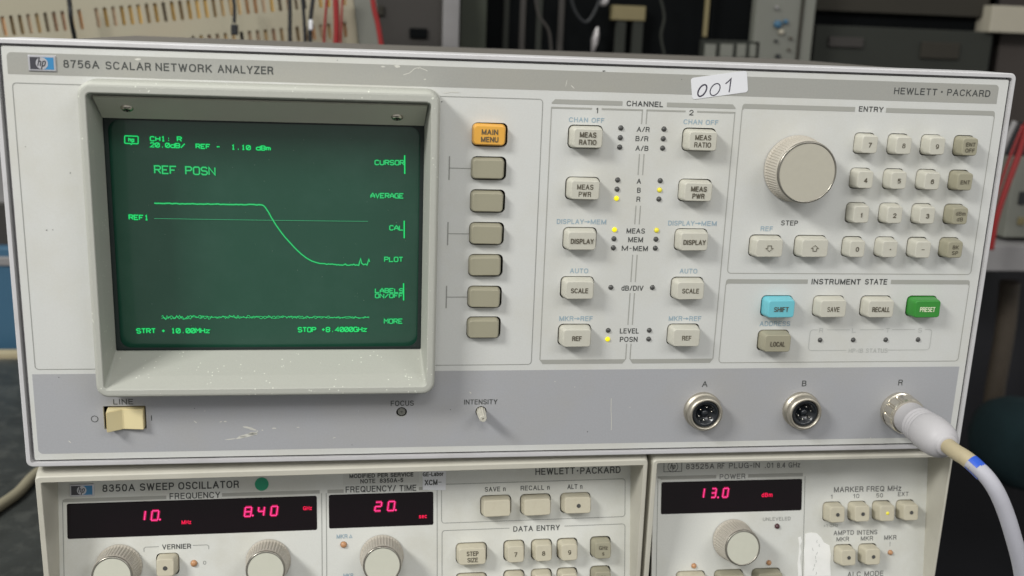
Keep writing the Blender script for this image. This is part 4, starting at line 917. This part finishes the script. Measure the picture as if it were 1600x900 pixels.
link('torn_label', curve_sheet('torn_label', [(a, -b) for a, b in tl], [], 0.02, .18), M['torn'], RFP, PP.mat(), 'torn remains of a white label')
tl = [PP.U(*p) for p in ((1247, 840), (1251, 838), (1253, 846), (1250, 852), (1252, 862), (1250, 872), (1253, 900), (1247, 900), (1246, 880), (1248, 866), (1249, 852))]
link('torn_label', curve_sheet('torn_label', [(a, -b) for a, b in tl], [], 0.02, .12), M['torn'], RFP, PP.mat())

sm = []
rq = random.Random(5)
for i in range(9):
    px, py = 1271 + rq.uniform(-2, 9), 846 + i * 6.2
    a_ = PP.U(px, py); sm.append(ribbon([(a_[0] + rq.uniform(-.4, .4), -a_[1] + .8), (a_[0], -a_[1]), (a_[0] + rq.uniform(-.5, .5), -a_[1] - .7)], .28, .2))
link('blurred_print', mesh('blurred_print', *merge(*sm)), M['faint'], bpy.data.objects['torn_label'], PP.mat())
# ================================================================== PLUGGED CABLE
CB = thing('detector_cable', 'thick white cable with white rubber boot and blue tape, plugged into the right-hand socket', 'cable', W(391.6, 157, -2))
cx, cv = 391.4, 156.9
nut = lathe([(8.7, .1), (9.1, 1.6), (8.9, 2.6), (8.2, 3.0), (8.8, 3.6), (9.0, 5.0), (8.7, 9.4), (8.2, 10.4), (7.3, 10.6)], 96, None)
nut = ([(x * (1 - (.085 if 3.3 < z < 9.8 and (i % 96) % 8 in (0, 7) else 0)), y * (1 - (.085 if 3.3 < z < 9.8 and (i % 96) % 8 in (0, 7) else 0)), z) for i, (x, y, z) in enumerate(nut[0])], nut[1])
link('coupling_nut', mesh('coupling_nut', *nut), M['nut'], CB, F0.mat(cx, cv, 0))
prof = [(7.0, 10.2), (7.5, 10.9), (7.6, 11.6), (7.6, 18.4), (8.0, 19.0), (8.0, 19.5), (7.55, 20.2), (7.6, 20.9), (8.1, 21.5), (8.1, 22.0), (7.65, 22.7), (7.7, 23.4), (8.25, 24.0), (8.25, 24.5), (7.8, 25.1), (8.3, 25.8), (8.6, 27), (8.65, 32), (8.4, 35.5), (7.8, 38.5), (6.9, 40.6), (5.6, 42.0), (5.0, 42.4), (4.9, 43.4), (4.5, 44.0), (3.2, 44.1)]
link('boot', mesh('boot', *lathe(prof, 56), True), M['boot'], CB, F0.mat(cx, cv, 0))
def tube(name, pts, r, m, parent, seg=20, sm=True, mm=True, closed_ends=True):
    """pts: panel coordinates (x, v, n) in mm"""
    P = []
    if sm and len(pts) > 2:
        for i in range(len(pts) - 1):
            p0 = Vector(pts[max(0, i - 1)]); p1 = Vector(pts[i]); p2 = Vector(pts[i + 1]); p3 = Vector(pts[min(len(pts) - 1, i + 2)])
            for k in range(8):
                t = k / 8
                P.append(.5 * ((2 * p1) + (-p0 + p2) * t + (2 * p0 - 5 * p1 + 4 * p2 - p3) * t * t + (-p0 + 3 * p1 - 3 * p2 + p3) * t ** 3))
        P.append(Vector(pts[-1]))
    else: P = [Vector(p) for p in pts]
    V = []; Fc = []; up = Vector((.3, .5, .8)).normalized(); prev = None
    for i, p in enumerate(P):
        t = (P[min(len(P) - 1, i + 1)] - P[max(0, i - 1)]).normalized()
        a = (prev - prev.dot(t) * t).normalized() if prev is not None else t.cross(up).normalized()
        prev = a; b = t.cross(a)
        for k in range(seg):
            an = 2 * math.pi * k / seg; q = p + r * (math.cos(an) * a + math.sin(an) * b)
            V.append((q[0], -q[1], q[2]))
    for i in range(len(P) - 1):
        for k in range(seg):
            j = (k + 1) % seg
            Fc.append((i * seg + k, i * seg + j, (i + 1) * seg + j, (i + 1) * seg + k))
    Fc.append(tuple(range(seg))); Fc.append(tuple(range((len(P) - 1) * seg, len(P) * seg)))
    me = mesh(name, V, Fc, True)
    bm = bmesh.new(); bm.from_mesh(me); bmesh.ops.recalc_face_normals(bm, faces=bm.faces); bm.to_mesh(me); bm.free()
    for p in me.polygons: p.use_smooth = len(p.vertices) == 4
    return link(name, me, m, parent, F0.mat())
def pt(px, py, n): u = F0.U(px, py, n); return (u[0], u[1], n)
path = [(cx, cv, 42.5), (cx + .1, cv + .2, 50), pt(1509, 716, 56), pt(1524, 728, 61)]
tube('sleeve', path, 3.45, M['tan'], CB)
tube('cable_jacket', [pt(1516, 721.5, 58.8), pt(1538, 741, 65), pt(1556, 766, 69), pt(1571, 800, 71), pt(1583, 838, 72), pt(1594, 880, 72), pt(1601, 925, 71), pt(1606, 975, 69)], 3.3, M['cable_white'], CB)
tp1 = tube('tape_band', [pt(1517, 722, 59), pt(1521, 725.5, 60.2), pt(1527.5, 731.5, 62.2), pt(1537, 741, 64.6)], 3.5, M['tape_blue'], CB)
bm = bmesh.new(); bm.from_mesh(tp1.data)
ax0, ax1 = Vector(pt(1517, 722, 59)), Vector(pt(1537, 741, 64.6)); ax0.y *= -1; ax1.y *= -1; ax0 *= MM; ax1 *= MM
cdir = (Vector((CC[0], -CC[1], -CC[2])) * MM - ax0).normalized(); ad = (ax1 - ax0).normalized(); lat = ad.cross(cdir).normalized()
if lat.y > 0: lat = -lat
kill = []
for f in bm.faces:
    c = f.calc_center_median(); q = c - (ax0 + (c - ax0).dot(ad) * ad)
    if len(f.verts) > 4: kill.append(f); continue
    u = (c - ax0).dot(ad) / (ax1 - ax0).length
    q.normalize(); ang = math.degrees(math.atan2(q.dot(lat), q.dot(cdir)))
    if 6 - 34 * (u > .60) < ang < 58: kill.append(f)
bmesh.ops.delete(bm, geom=kill, context='FACES'); bm.to_mesh(tp1.data); bm.free()

# ================================================================== BENCH AND BACKGROUND
def bench_mat():
    m = mat('dark_laminate', (50, 53, 52), 0.4, noise=0.55, nscale=30, spec=0.35, dirt=(96, 98, 94), dirt_amt=0.6, dirt_scale=48)
    return m
M['bench'] = bench_mat()
M['floor'] = mat('dark_floor', (34, 34, 38), 0.6, noise=0.2, nscale=8)
M['wall'] = mat('dim_wall', (64, 58, 54), 0.8, noise=0.15, nscale=4)
M['grille'] = mat('beige_metal', (158, 152, 132), 0.5, noise=0.05, nscale=20, dirt=(168, 150, 128), dirt_amt=0.3, dirt_scale=12)
M['innards'] = mat('coloured_innards', (214, 176, 112), 0.7, noise=0.4, nscale=60, dirt=(70, 50, 44), dirt_amt=0.95, dirt_scale=26)
M['blackc'] = mat('black_cable', (34, 36, 38), 0.5, noise=0.1)
M['redc'] = mat('red_cable', (140, 36, 36), 0.45, noise=0.1)
M['purple'] = mat('dark_purple_panel', (57, 54, 51), 0.7, noise=0.15, nscale=9)
M['greypost'] = mat('grey_post', (136, 134, 134), 0.5, noise=0.08)
M['darkeq'] = mat('black_equipment', (10, 12, 13), 0.9, noise=0.4, nscale=20, spec=0.1)
M['darkgreen'] = mat('dark_olive', (50, 54, 44), 0.7, noise=0.3, nscale=15)
M['yellowish'] = mat('yellowed_label', (122, 112, 80), 0.6, noise=0.1)
M['lightgrey'] = mat('light_grey_case', (116, 117, 109), 0.5, noise=0.06, nscale=20)
M['brownish'] = mat('dark_brown_board', (48, 45, 38), 0.85, noise=0.15, nscale=12)
M['darkbox'] = mat('slate_box', (44, 46, 41), 0.85, noise=0.12, nscale=12)
M['beigebox'] = mat('beige_box', (168, 162, 146), 0.5, noise=0.04)
M['bluebox'] = mat('blue_box', (60, 98, 124), 0.5, noise=0.08, nscale=12)
M['teal'] = mat('teal_fabric', (12, 36, 40), 0.9, noise=0.3, nscale=40)
M['silver'] = mat('crumpled_foil', (190, 186, 186), 0.3, metal=.6, noise=0.2)
M['wood'] = mat('brown_leg', (72, 64, 54), 0.6, noise=0.2)

def slab(name, x0, x1, z0, z1, y0, y1, m):     # world metres: x, y(depth), z(height)
    V = [(x, y, z) for z in (z0, z1) for x, y in ((x0, y0), (x1, y0), (x1, y1), (x0, y1))]
    me = mesh(name, V, [(3, 2, 1, 0), (4, 5, 6, 7), (0, 1, 5, 4), (1, 2, 6, 5), (2, 3, 7, 6), (3, 0, 4, 7)], scale=1.0)
    return me
def plain(name, me, m, **kw):
    o = link(name, me, m)
    for k, v in kw.items(): o[k] = v
    return o
plain('floor', slab('floor', -3, 3, -.82, -.80, -2, 3.2, None), M['floor'], kind='structure')
plain('back_wall', slab('back_wall', -3, 3, -.8, 2.2, 1.75, 1.85, None), M['wall'], kind='structure')
BT = thing('work_bench', 'dark marbled bench top carrying the stacked instruments', 'bench', Vector((-.1, .2, -.79)))
link('bench_top', slab('bench_top', -1.3, .428, -.04, 0, -.10, .60, None), M['bench'], BT)
link('edge_strip', slab('edge_strip', -1.3, .428, -.045, .004, .601, .618, None), M['tan'], BT)
for x, y in ((-1.25, -.05), (.38, -.05), (-1.25, .55), (.38, .55)):
    link('leg', slab('leg', x - .025, x + .025, -.8, -.041, y - .025, y + .025, None), M['blackc'], BT)
for nm, x in (('foot', .03), ('foot', .24)): link('foot', slab('foot', x, x + .03, .0, .012, .02, .06, None), M['blackc'], OSC)
for nm, x in (('foot', .30), ('foot', .38)): link('foot', slab('foot', x, x + .03, .0, .012, .02, .06, None), M['blackc'], RFP)

def bgbox(name, x0, y0, x1, y1, D, th, m, label=None, cat=None, parent=None, r=.8, group=None):
    """a box whose front face spans the picture rectangle at D mm behind the front panel"""
    a = F0.U(x0, (y0 + y1) / 2, -D); b = F0.U(x1, (y0 + y1) / 2, -D); c = F0.U((x0 + x1) / 2, y0, -D); d = F0.U((x0 + x1) / 2, y1, -D)
    xx0, xx1, vv0, vv1 = a[0], b[0], c[1], d[1]
    L_ = [(rl(xx0, xx1, vv0, vv1, r, 2), -D - th), (rl(xx0, xx1, vv0, vv1, r, 2), -D - r), (rl(xx0 + r, xx1 - r, vv0 + r, vv1 - r, r, 2), -D)]
    ox, ov = (xx0 + xx1) / 2, vv1
    L_ = [([(p[0] - ox, p[1] + ov) for p in P], z + D) for P, z in L_]
    o = link(name, mesh(name, *loft(L_, True)), m, parent, F0.mat(ox, ov, -D))
    if label: o['label'] = label
    if cat: o['category'] = cat
    if group: o['group'] = group
    return o
def bgtube(name, pts, D, r, m, label=None, cat=None, parent=None):
    P = []
    for p in pts:
        dd = p[2] if len(p) > 2 else D
        P.append(pt(p[0], p[1], -dd))
    o = tube(name, P, r, m, parent, seg=12)
    if label: o['label'] = label
    if cat: o['category'] = cat
    return o
# slotted enclosure at the upper left
GF = Frame((*F0.U(5, 40, -520), -520), 7.3)
GR = thing('slotted_enclosure', 'beige metal enclosure with two rows of slots behind the screen instrument at left', 'enclosure', GF.mat(120, 60, -60).translation)
gh = []
pit = 7.0
for i in range(-8, 42):
    if i in (10,): continue
    gh.append(rr(3.0, 16.5, 1.3, 3, 0.5 + i * pit, -.5))
for i in range(22, 42): gh.append(rr(3.0, 13.0, 1.3, 3, 2.0 + i * pit * .985, -29.0))
go = rr(360, 130, 3, 3, 115, -10)
# keep row two short where it begins
link('slotted_plate', curve_sheet('slotted_plate', go, gh, -1.4, 0), M['grille'], GR, GF.mat())
cols_ = [(206, 168, 96), (196, 150, 108), (176, 140, 112), (150, 128, 92), (46, 44, 42), (186, 160, 132), (120, 108, 88), (30, 30, 30), (208, 178, 130)]
inn = [mat('inner_component', c_, 0.7, noise=0.15, nscale=40) for c_ in cols_]
rq = random.Random(11)
cm = mesh('inner_component', *box(-3.4, 3.4, -19, 19, -2.5, 0))
for row, yy in ((0, 4), (1, -33)):
    for i in range(-8, 43):
        if row == 1 and i < 20: continue
        w_ = [3, 3, 4, 2, 1, 3, 2, 1, 4]
        if 12 <= i <= 26: w_[0] += 8
        k = rq.choices(range(9), w_)[0]
        cc = cm.copy(); cc.materials.append(inn[k])
        link('inner_component', cc, None, GR, GF.mat(0.5 + i * pit * (1 if row == 0 else .985), -(yy + rq.uniform(-8, 2)), -2.2 - rq.uniform(0, 1.5)))
link('inner_board', mesh('inner_board', *box(-60, 292, -72, 52, -26, -24)), M['innards'], GR, GF.mat())
link('side_flange', mesh('side_flange', *box(295.5, 315, -110, 90, -20, 3)), M['lightgrey'], GR, GF.mat())
for i, (pts, r) in enumerate((([(106, -14), (109, 8), (111, 30), (118, 66, 505)], 1.9), ([(363, -12), (366, 10), (366, 36)], 1.5), ([(452, -12), (453, 12), (453, 40), (453, 80)], 1.7), ([(471, -12), (474, 14), (476, 45), (477, 80)], 1.5), ([(491, -12), (487, 14), (484.5, 45), (485, 80)], 1.8))):
    lab = ['black cable hanging across the left slots', 'black cable ending in a plug before the slots', 'straight black cable left of the white tagged one', 'slightly bowed black cable in the middle of three', 'black cable carrying a small white tag'][i]
    c = bgtube('hanging_cable', pts, 492, r, M['blackc'], lab, 'cable'); c['group'] = 'black cables hanging before the enclosure'
    if i == 1:
        k = bgbox('plug', 360.5, 38, 371, 55, 488, 6, M['blackc'], parent=c)
    if i == 4: bgbox('tag', 482.5, 31, 488.5, 47, 488, 3, M['sticker'], parent=c)
for i, (pts, r, lab) in enumerate((([(512, -12), (509, 20), (507, 50), (506, 85)], 1.1, 'thin red lead left of the thick red one'), ([(524, -12), (525.5, 20), (526, 50), (524, 85)], 2.6, 'thick red lead in the middle of the red leads'),
                                   ([(536, -12), (534, 20), (533, 50), (531, 85)], .9, 'thin dark red lead beside the thick one'), ([(581, -12), (585, 15), (591, 40), (598, 85)], 2.3, 'slanting red lead before the dark panel'))):
    c = bgtube('red_lead', pts, 500, r, M['redc'], lab, 'cable'); c['group'] = 'red leads hanging behind the instrument'
bgbox('equipment_rack', 531, -60, 692, 150, 700, 300, M['purple'], 'dark purple-grey equipment panel behind the red leads', 'equipment')
bgbox('dark_gap_panel', 527, -60, 561, 150, 690, 5, M['darkgreen'], 'narrow dark green panel beside the red leads', 'panel')
bgbox('upright_post', 692, -60, 717.5, 150, 690, 25, M['greypost'], 'light grey upright post left of the black equipment', 'post')
bgbox('olive_cabinet', 718, -60, 760, 150, 720, 100, M['darkgreen'], 'dark olive strip of cabinet right of the grey post', 'cabinet')
bk = bgbox('black_equipment', 757, -60, 1108, 150, 760, 200, M['darkeq'], 'large black equipment rack behind the middle of the instrument', 'equipment')
for i, x in enumerate((786, 812, 838, 872)):
    bgbox('rack_strip', x, -60, x + 9, 150, 757, 3, M['purple' if i % 2 else 'darkbox'], parent=bk)
ye = bgbox('label_bracket', 957, 9, 1009, 32, 740, 12, M['yellowish'], 'yellowed block on two grey pillars in the dark rack', 'bracket')
bgbox('pillar', 962, 32.5, 977, 100, 742, 8, M['darkbox'], parent=ye); bgbox('pillar', 988, 32.5, 1004, 100, 742, 8, M['darkbox'], parent=ye)
for (a, b, c, d, lab) in ((924, 42, 936, 82, 'crumpled shiny foil piece standing low in the dark rack'), (938, -6, 951, 10, 'small shiny foil piece high in the dark rack')):
    u0 = F0.U((a + c) / 2, (b + d) / 2, -735)
    w_, h_ = (c - a) * .72, (d - b) * .72
    rq = random.Random(a); V = []; Fc = []
    for j in range(7):
        for i in range(10):
            ph = math.pi * (j + .5) / 7; th = 2 * math.pi * i / 10; k = rq.uniform(.65, 1.1)
            V.append((w_ / 2 * k * math.sin(ph) * math.cos(th) + (j - 3) * -.8, h_ / 2 * math.cos(ph), w_ / 2 * k * math.sin(ph) * math.sin(th)))
    for j in range(6):
        for i in range(10): Fc.append((j * 10 + i, (j + 1) * 10 + i, (j + 1) * 10 + (i + 1) % 10, j * 10 + (i + 1) % 10))
    Fc += [tuple(range(10)), tuple(range(60, 70))]
    plain('foil_piece', mesh('foil_piece', V, Fc), M['silver'], label=lab, category='foil').matrix_world = F0.mat(u0[0], u0[1], -735)
bgbox('thin_rod', 1104, -60, 1110, 58, 738, 5, M['yellowish'], 'thin yellowed rod beside the dark screen', 'rod')
sc = bgbox('small_monitor', 1113, -60, 1178, 66, 760, 30, M['darkeq'], 'black screen between the thin rod and the knobbed case', 'monitor')
lo = bgbox('low_instrument', 1098, 63, 1186, 110, 745, 60, M['darkbox'], 'low grey instrument with small square buttons under the black screen', 'instrument')
for x0, x1 in ((1102, 1119), (1126, 1146), (1152, 1166), (1172, 1182)): bgbox('button', x0, 69, x1, 90, 742, 3, M['lightgrey'], parent=lo)
lg = bgbox('knobbed_instrument', 1180, -60, 1262, 130, 745, 120, M['lightgrey'], 'light grey upright instrument with blue emblem and small knobs', 'instrument')
bgbox('side_seam', 1250, -60, 1254.5, 130, 742, 2, M['brownish'], parent=lg); bgbox('side_rail', 1257, -60, 1272, 130, 744, 60, M['lightgrey'], parent=lg)
for (px, py, r, m_) in ((1216, 38, 6.5, 'bluebox'), (1228, 34, 4.0, 'bluebox'), (1221, 50, 4.5, 'beigebox'), (1213, 64, 2.5, 'blackc'), (1236, 60, 2.5, 'wood'), (1216, 88, 4, 'blackc'), (1233, 78, 2.2, 'wood'), (1214, 12, 3, 'greypost')):
    u0 = F0.U(px, py, -742)
    link('small_knob', mesh('small_knob', *lathe([(r * .7, 0), (r * .65, 4), (r * .45, 5)], 16), True), M[m_], lg, F0.mat(u0[0], u0[1], -744.5))
bgbox('brown_cabinet', 1272, -60, 1560, 22, 800, 200, M['brownish'], 'dark brown cabinet above the black shelf slot', 'cabinet')
bgbox('shelf_slot', 1272, 20, 1560, 47, 812, 200, M['darkeq'], 'black shelf slot between brown cabinet and slate box', 'shelf')
bgbox('slate_box', 1268, 44, 1544, 170, 790, 200, M['darkbox'], 'large slate grey box behind the right half of the instrument', 'box')
bgbox('beige_box', 1549, 10, 1640, 52, 780, 60, M['beigebox'], 'small beige box at the upper right', 'box')
bgbox('black_upright', 1536, -60, 1553, 190, 800, 40, M['darkeq'], 'black upright left of the beige box', 'post')
bgbox('grey_cabinet', 1552, 53, 1640, 210, 810, 60, M['wall'], 'brown-grey cabinet below the beige box', 'cabinet')
for i, (pts, r, m_, lab) in enumerate((([(748, -10), (752, 30), (746, 66), (750, 100)], 2.4, 'blackc', 'black lead hanging left of the dark rack'),
        ([(836, -10), (842, 24), (858, 50), (862, 100)], 1.6, 'purple', 'dim grey lead sagging across the dark rack'),
        ([(890, -10), (899, 18), (912, 34), (922, 30), (934, 8), (940, -14)], 1.8, 'blackc', 'black loop of lead above the foil piece'),
        ([(1030, -10), (1038, 26), (1033, 58), (1042, 100)], 1.5, 'darkbox', 'thin dark lead right of the yellowed block'))):
    o = bgtube('hanging_lead', pts, 728, r, M[m_], lab, 'cable')
for i, (x0, y0, x1, y1, m_, lab) in enumerate(((566, 8, 600, 24, 'brownish', 'faint brown label high on the dark purple panel'), (640, 44, 668, 60, 'darkeq', 'small black block low on the dark purple panel'), (1296, 58, 1350, 74, 'purple', 'dim label on the left of the slate box'), (1440, 66, 1500, 92, 'brownish', 'dim brown label on the right of the slate box'))):
    bgbox('dim_label', x0, y0, x1, y1, 696 if i < 2 else 786, 3, M[m_], lab, 'label')
# right-hand side, beside the instrument
ri = bgbox('side_instrument', 1578, 248, 1720, 372, 620, 120, M['lightgrey'], 'grey instrument seen at the right edge behind the red leads', 'instrument')
bgbox('dark_button', 1594, 300, 1606, 320, 617, 3, M['blackc'], parent=ri); bgbox('dark_button', 1592, 340, 1602, 352, 617, 3, M['yellowish'], parent=ri)
bgbox('side_shelf', 1480, 384, 1720, 424, 600, 200, M['greypost'], 'grey shelf edge right of the instrument', 'shelf')
bgbox('dark_upper_case', 1572, 200, 1720, 244, 640, 80, M['blackc'], 'black case above the grey instrument at the right edge', 'case')
for i, (pts, r, lab) in enumerate((([(1606, 190), (1592, 240), (1570, 300), (1556, 345), (1548, 390)], 3.2, 'red lead beside the right edge, the thick one'), ([(1598, 196), (1580, 240), (1562, 290), (1548, 330), (1540, 380)], 1.6, 'thin red lead left of the thick one at the right edge'), ([(1586, 190), (1570, 225), (1556, 262), (1545, 300)], 3.0, 'grey lead left of the red leads at the right edge'))):
    bgtube('test_lead', pts, 560, r, M['redc'] if i < 2 else M['greypost'], lab, 'cable')
bgbox('storage_cabinet', 1440, 425, 1900, 1500, 780, 200, M['floor'], 'black cabinet in shadow right of the instrument', 'cabinet')
bgtube('table_leg', [(1578, 440), (1570, 520), (1556, 600), (1545, 690)], 700, 12, M['wood'], 'brown leaning leg right of the instrument', 'leg')
ch = thing('office_chair', 'dark teal fabric chair beside the bench at right', 'chair', W(610, 1120, 420))
u0 = F0.U(1590, 700, -520)
V, Fc = loft([(rr(300, 70, 30, 5), -90), (rr(330, 96, 40, 5), -60), (rr(330, 96, 40, 5), -20), (rr(300, 76, 32, 5), 0)], True)
link('seat_back', mesh('seat_back', V, Fc, True), M['teal'], ch, F0.mat(u0[0] + 146, u0[1] + 40, -520, -14))
link('chair_stem', mesh('chair_stem', *lathe([(25, -700), (25, 0)], 16)), M['blackc'], ch, Matrix.Translation(W(u0[0] + 130, 400, 560)))
# left-hand side
bgbox('blue_crate', -120, 416, 30, 620, 640, 150, M['bluebox'], 'blue box on the bench beyond the left side of the instrument', 'box')
bgbox('grey_carton', -120, 402, 30, 415.5, 638, 150, M['greypost'], 'thin pale grey carton lying on the blue box', 'carton')
bgbox('blue_tray', -120, 388, 30, 401.5, 642, 140, M['bluebox'], 'thin blue tray above the pale lid', 'tray')
bgbox('purple_device', -120, 318, 40, 386, 660, 120, M['purple'], 'dark purple device at the left edge', 'device')
bgbox('grey_carton', -120, 225, 40, 317, 670, 120, M['greypost'], 'grey carton at the left edge below the slotted enclosure', 'carton')
def bench_pt(px, py, lift=4.0):              # where the sight line meets the bench top
    d = CR.transposed() @ Vector(((px - 800) / CF, (py - 450) / CF, 1.0)); k = ((H0 - lift) - CC[1]) / d[1]; X = CC + k * d
    return (X[0], X[1], -X[2])
c = tube('bench_cable', [bench_pt(-60, 835), bench_pt(-10, 797), bench_pt(28, 770), bench_pt(60, 738), bench_pt(110, 715)], 4.0, M['dulltan'], None, seg=14)
c['label'] = 'thick tan cable lying on the dark bench at left'; c['category'] = 'cable'
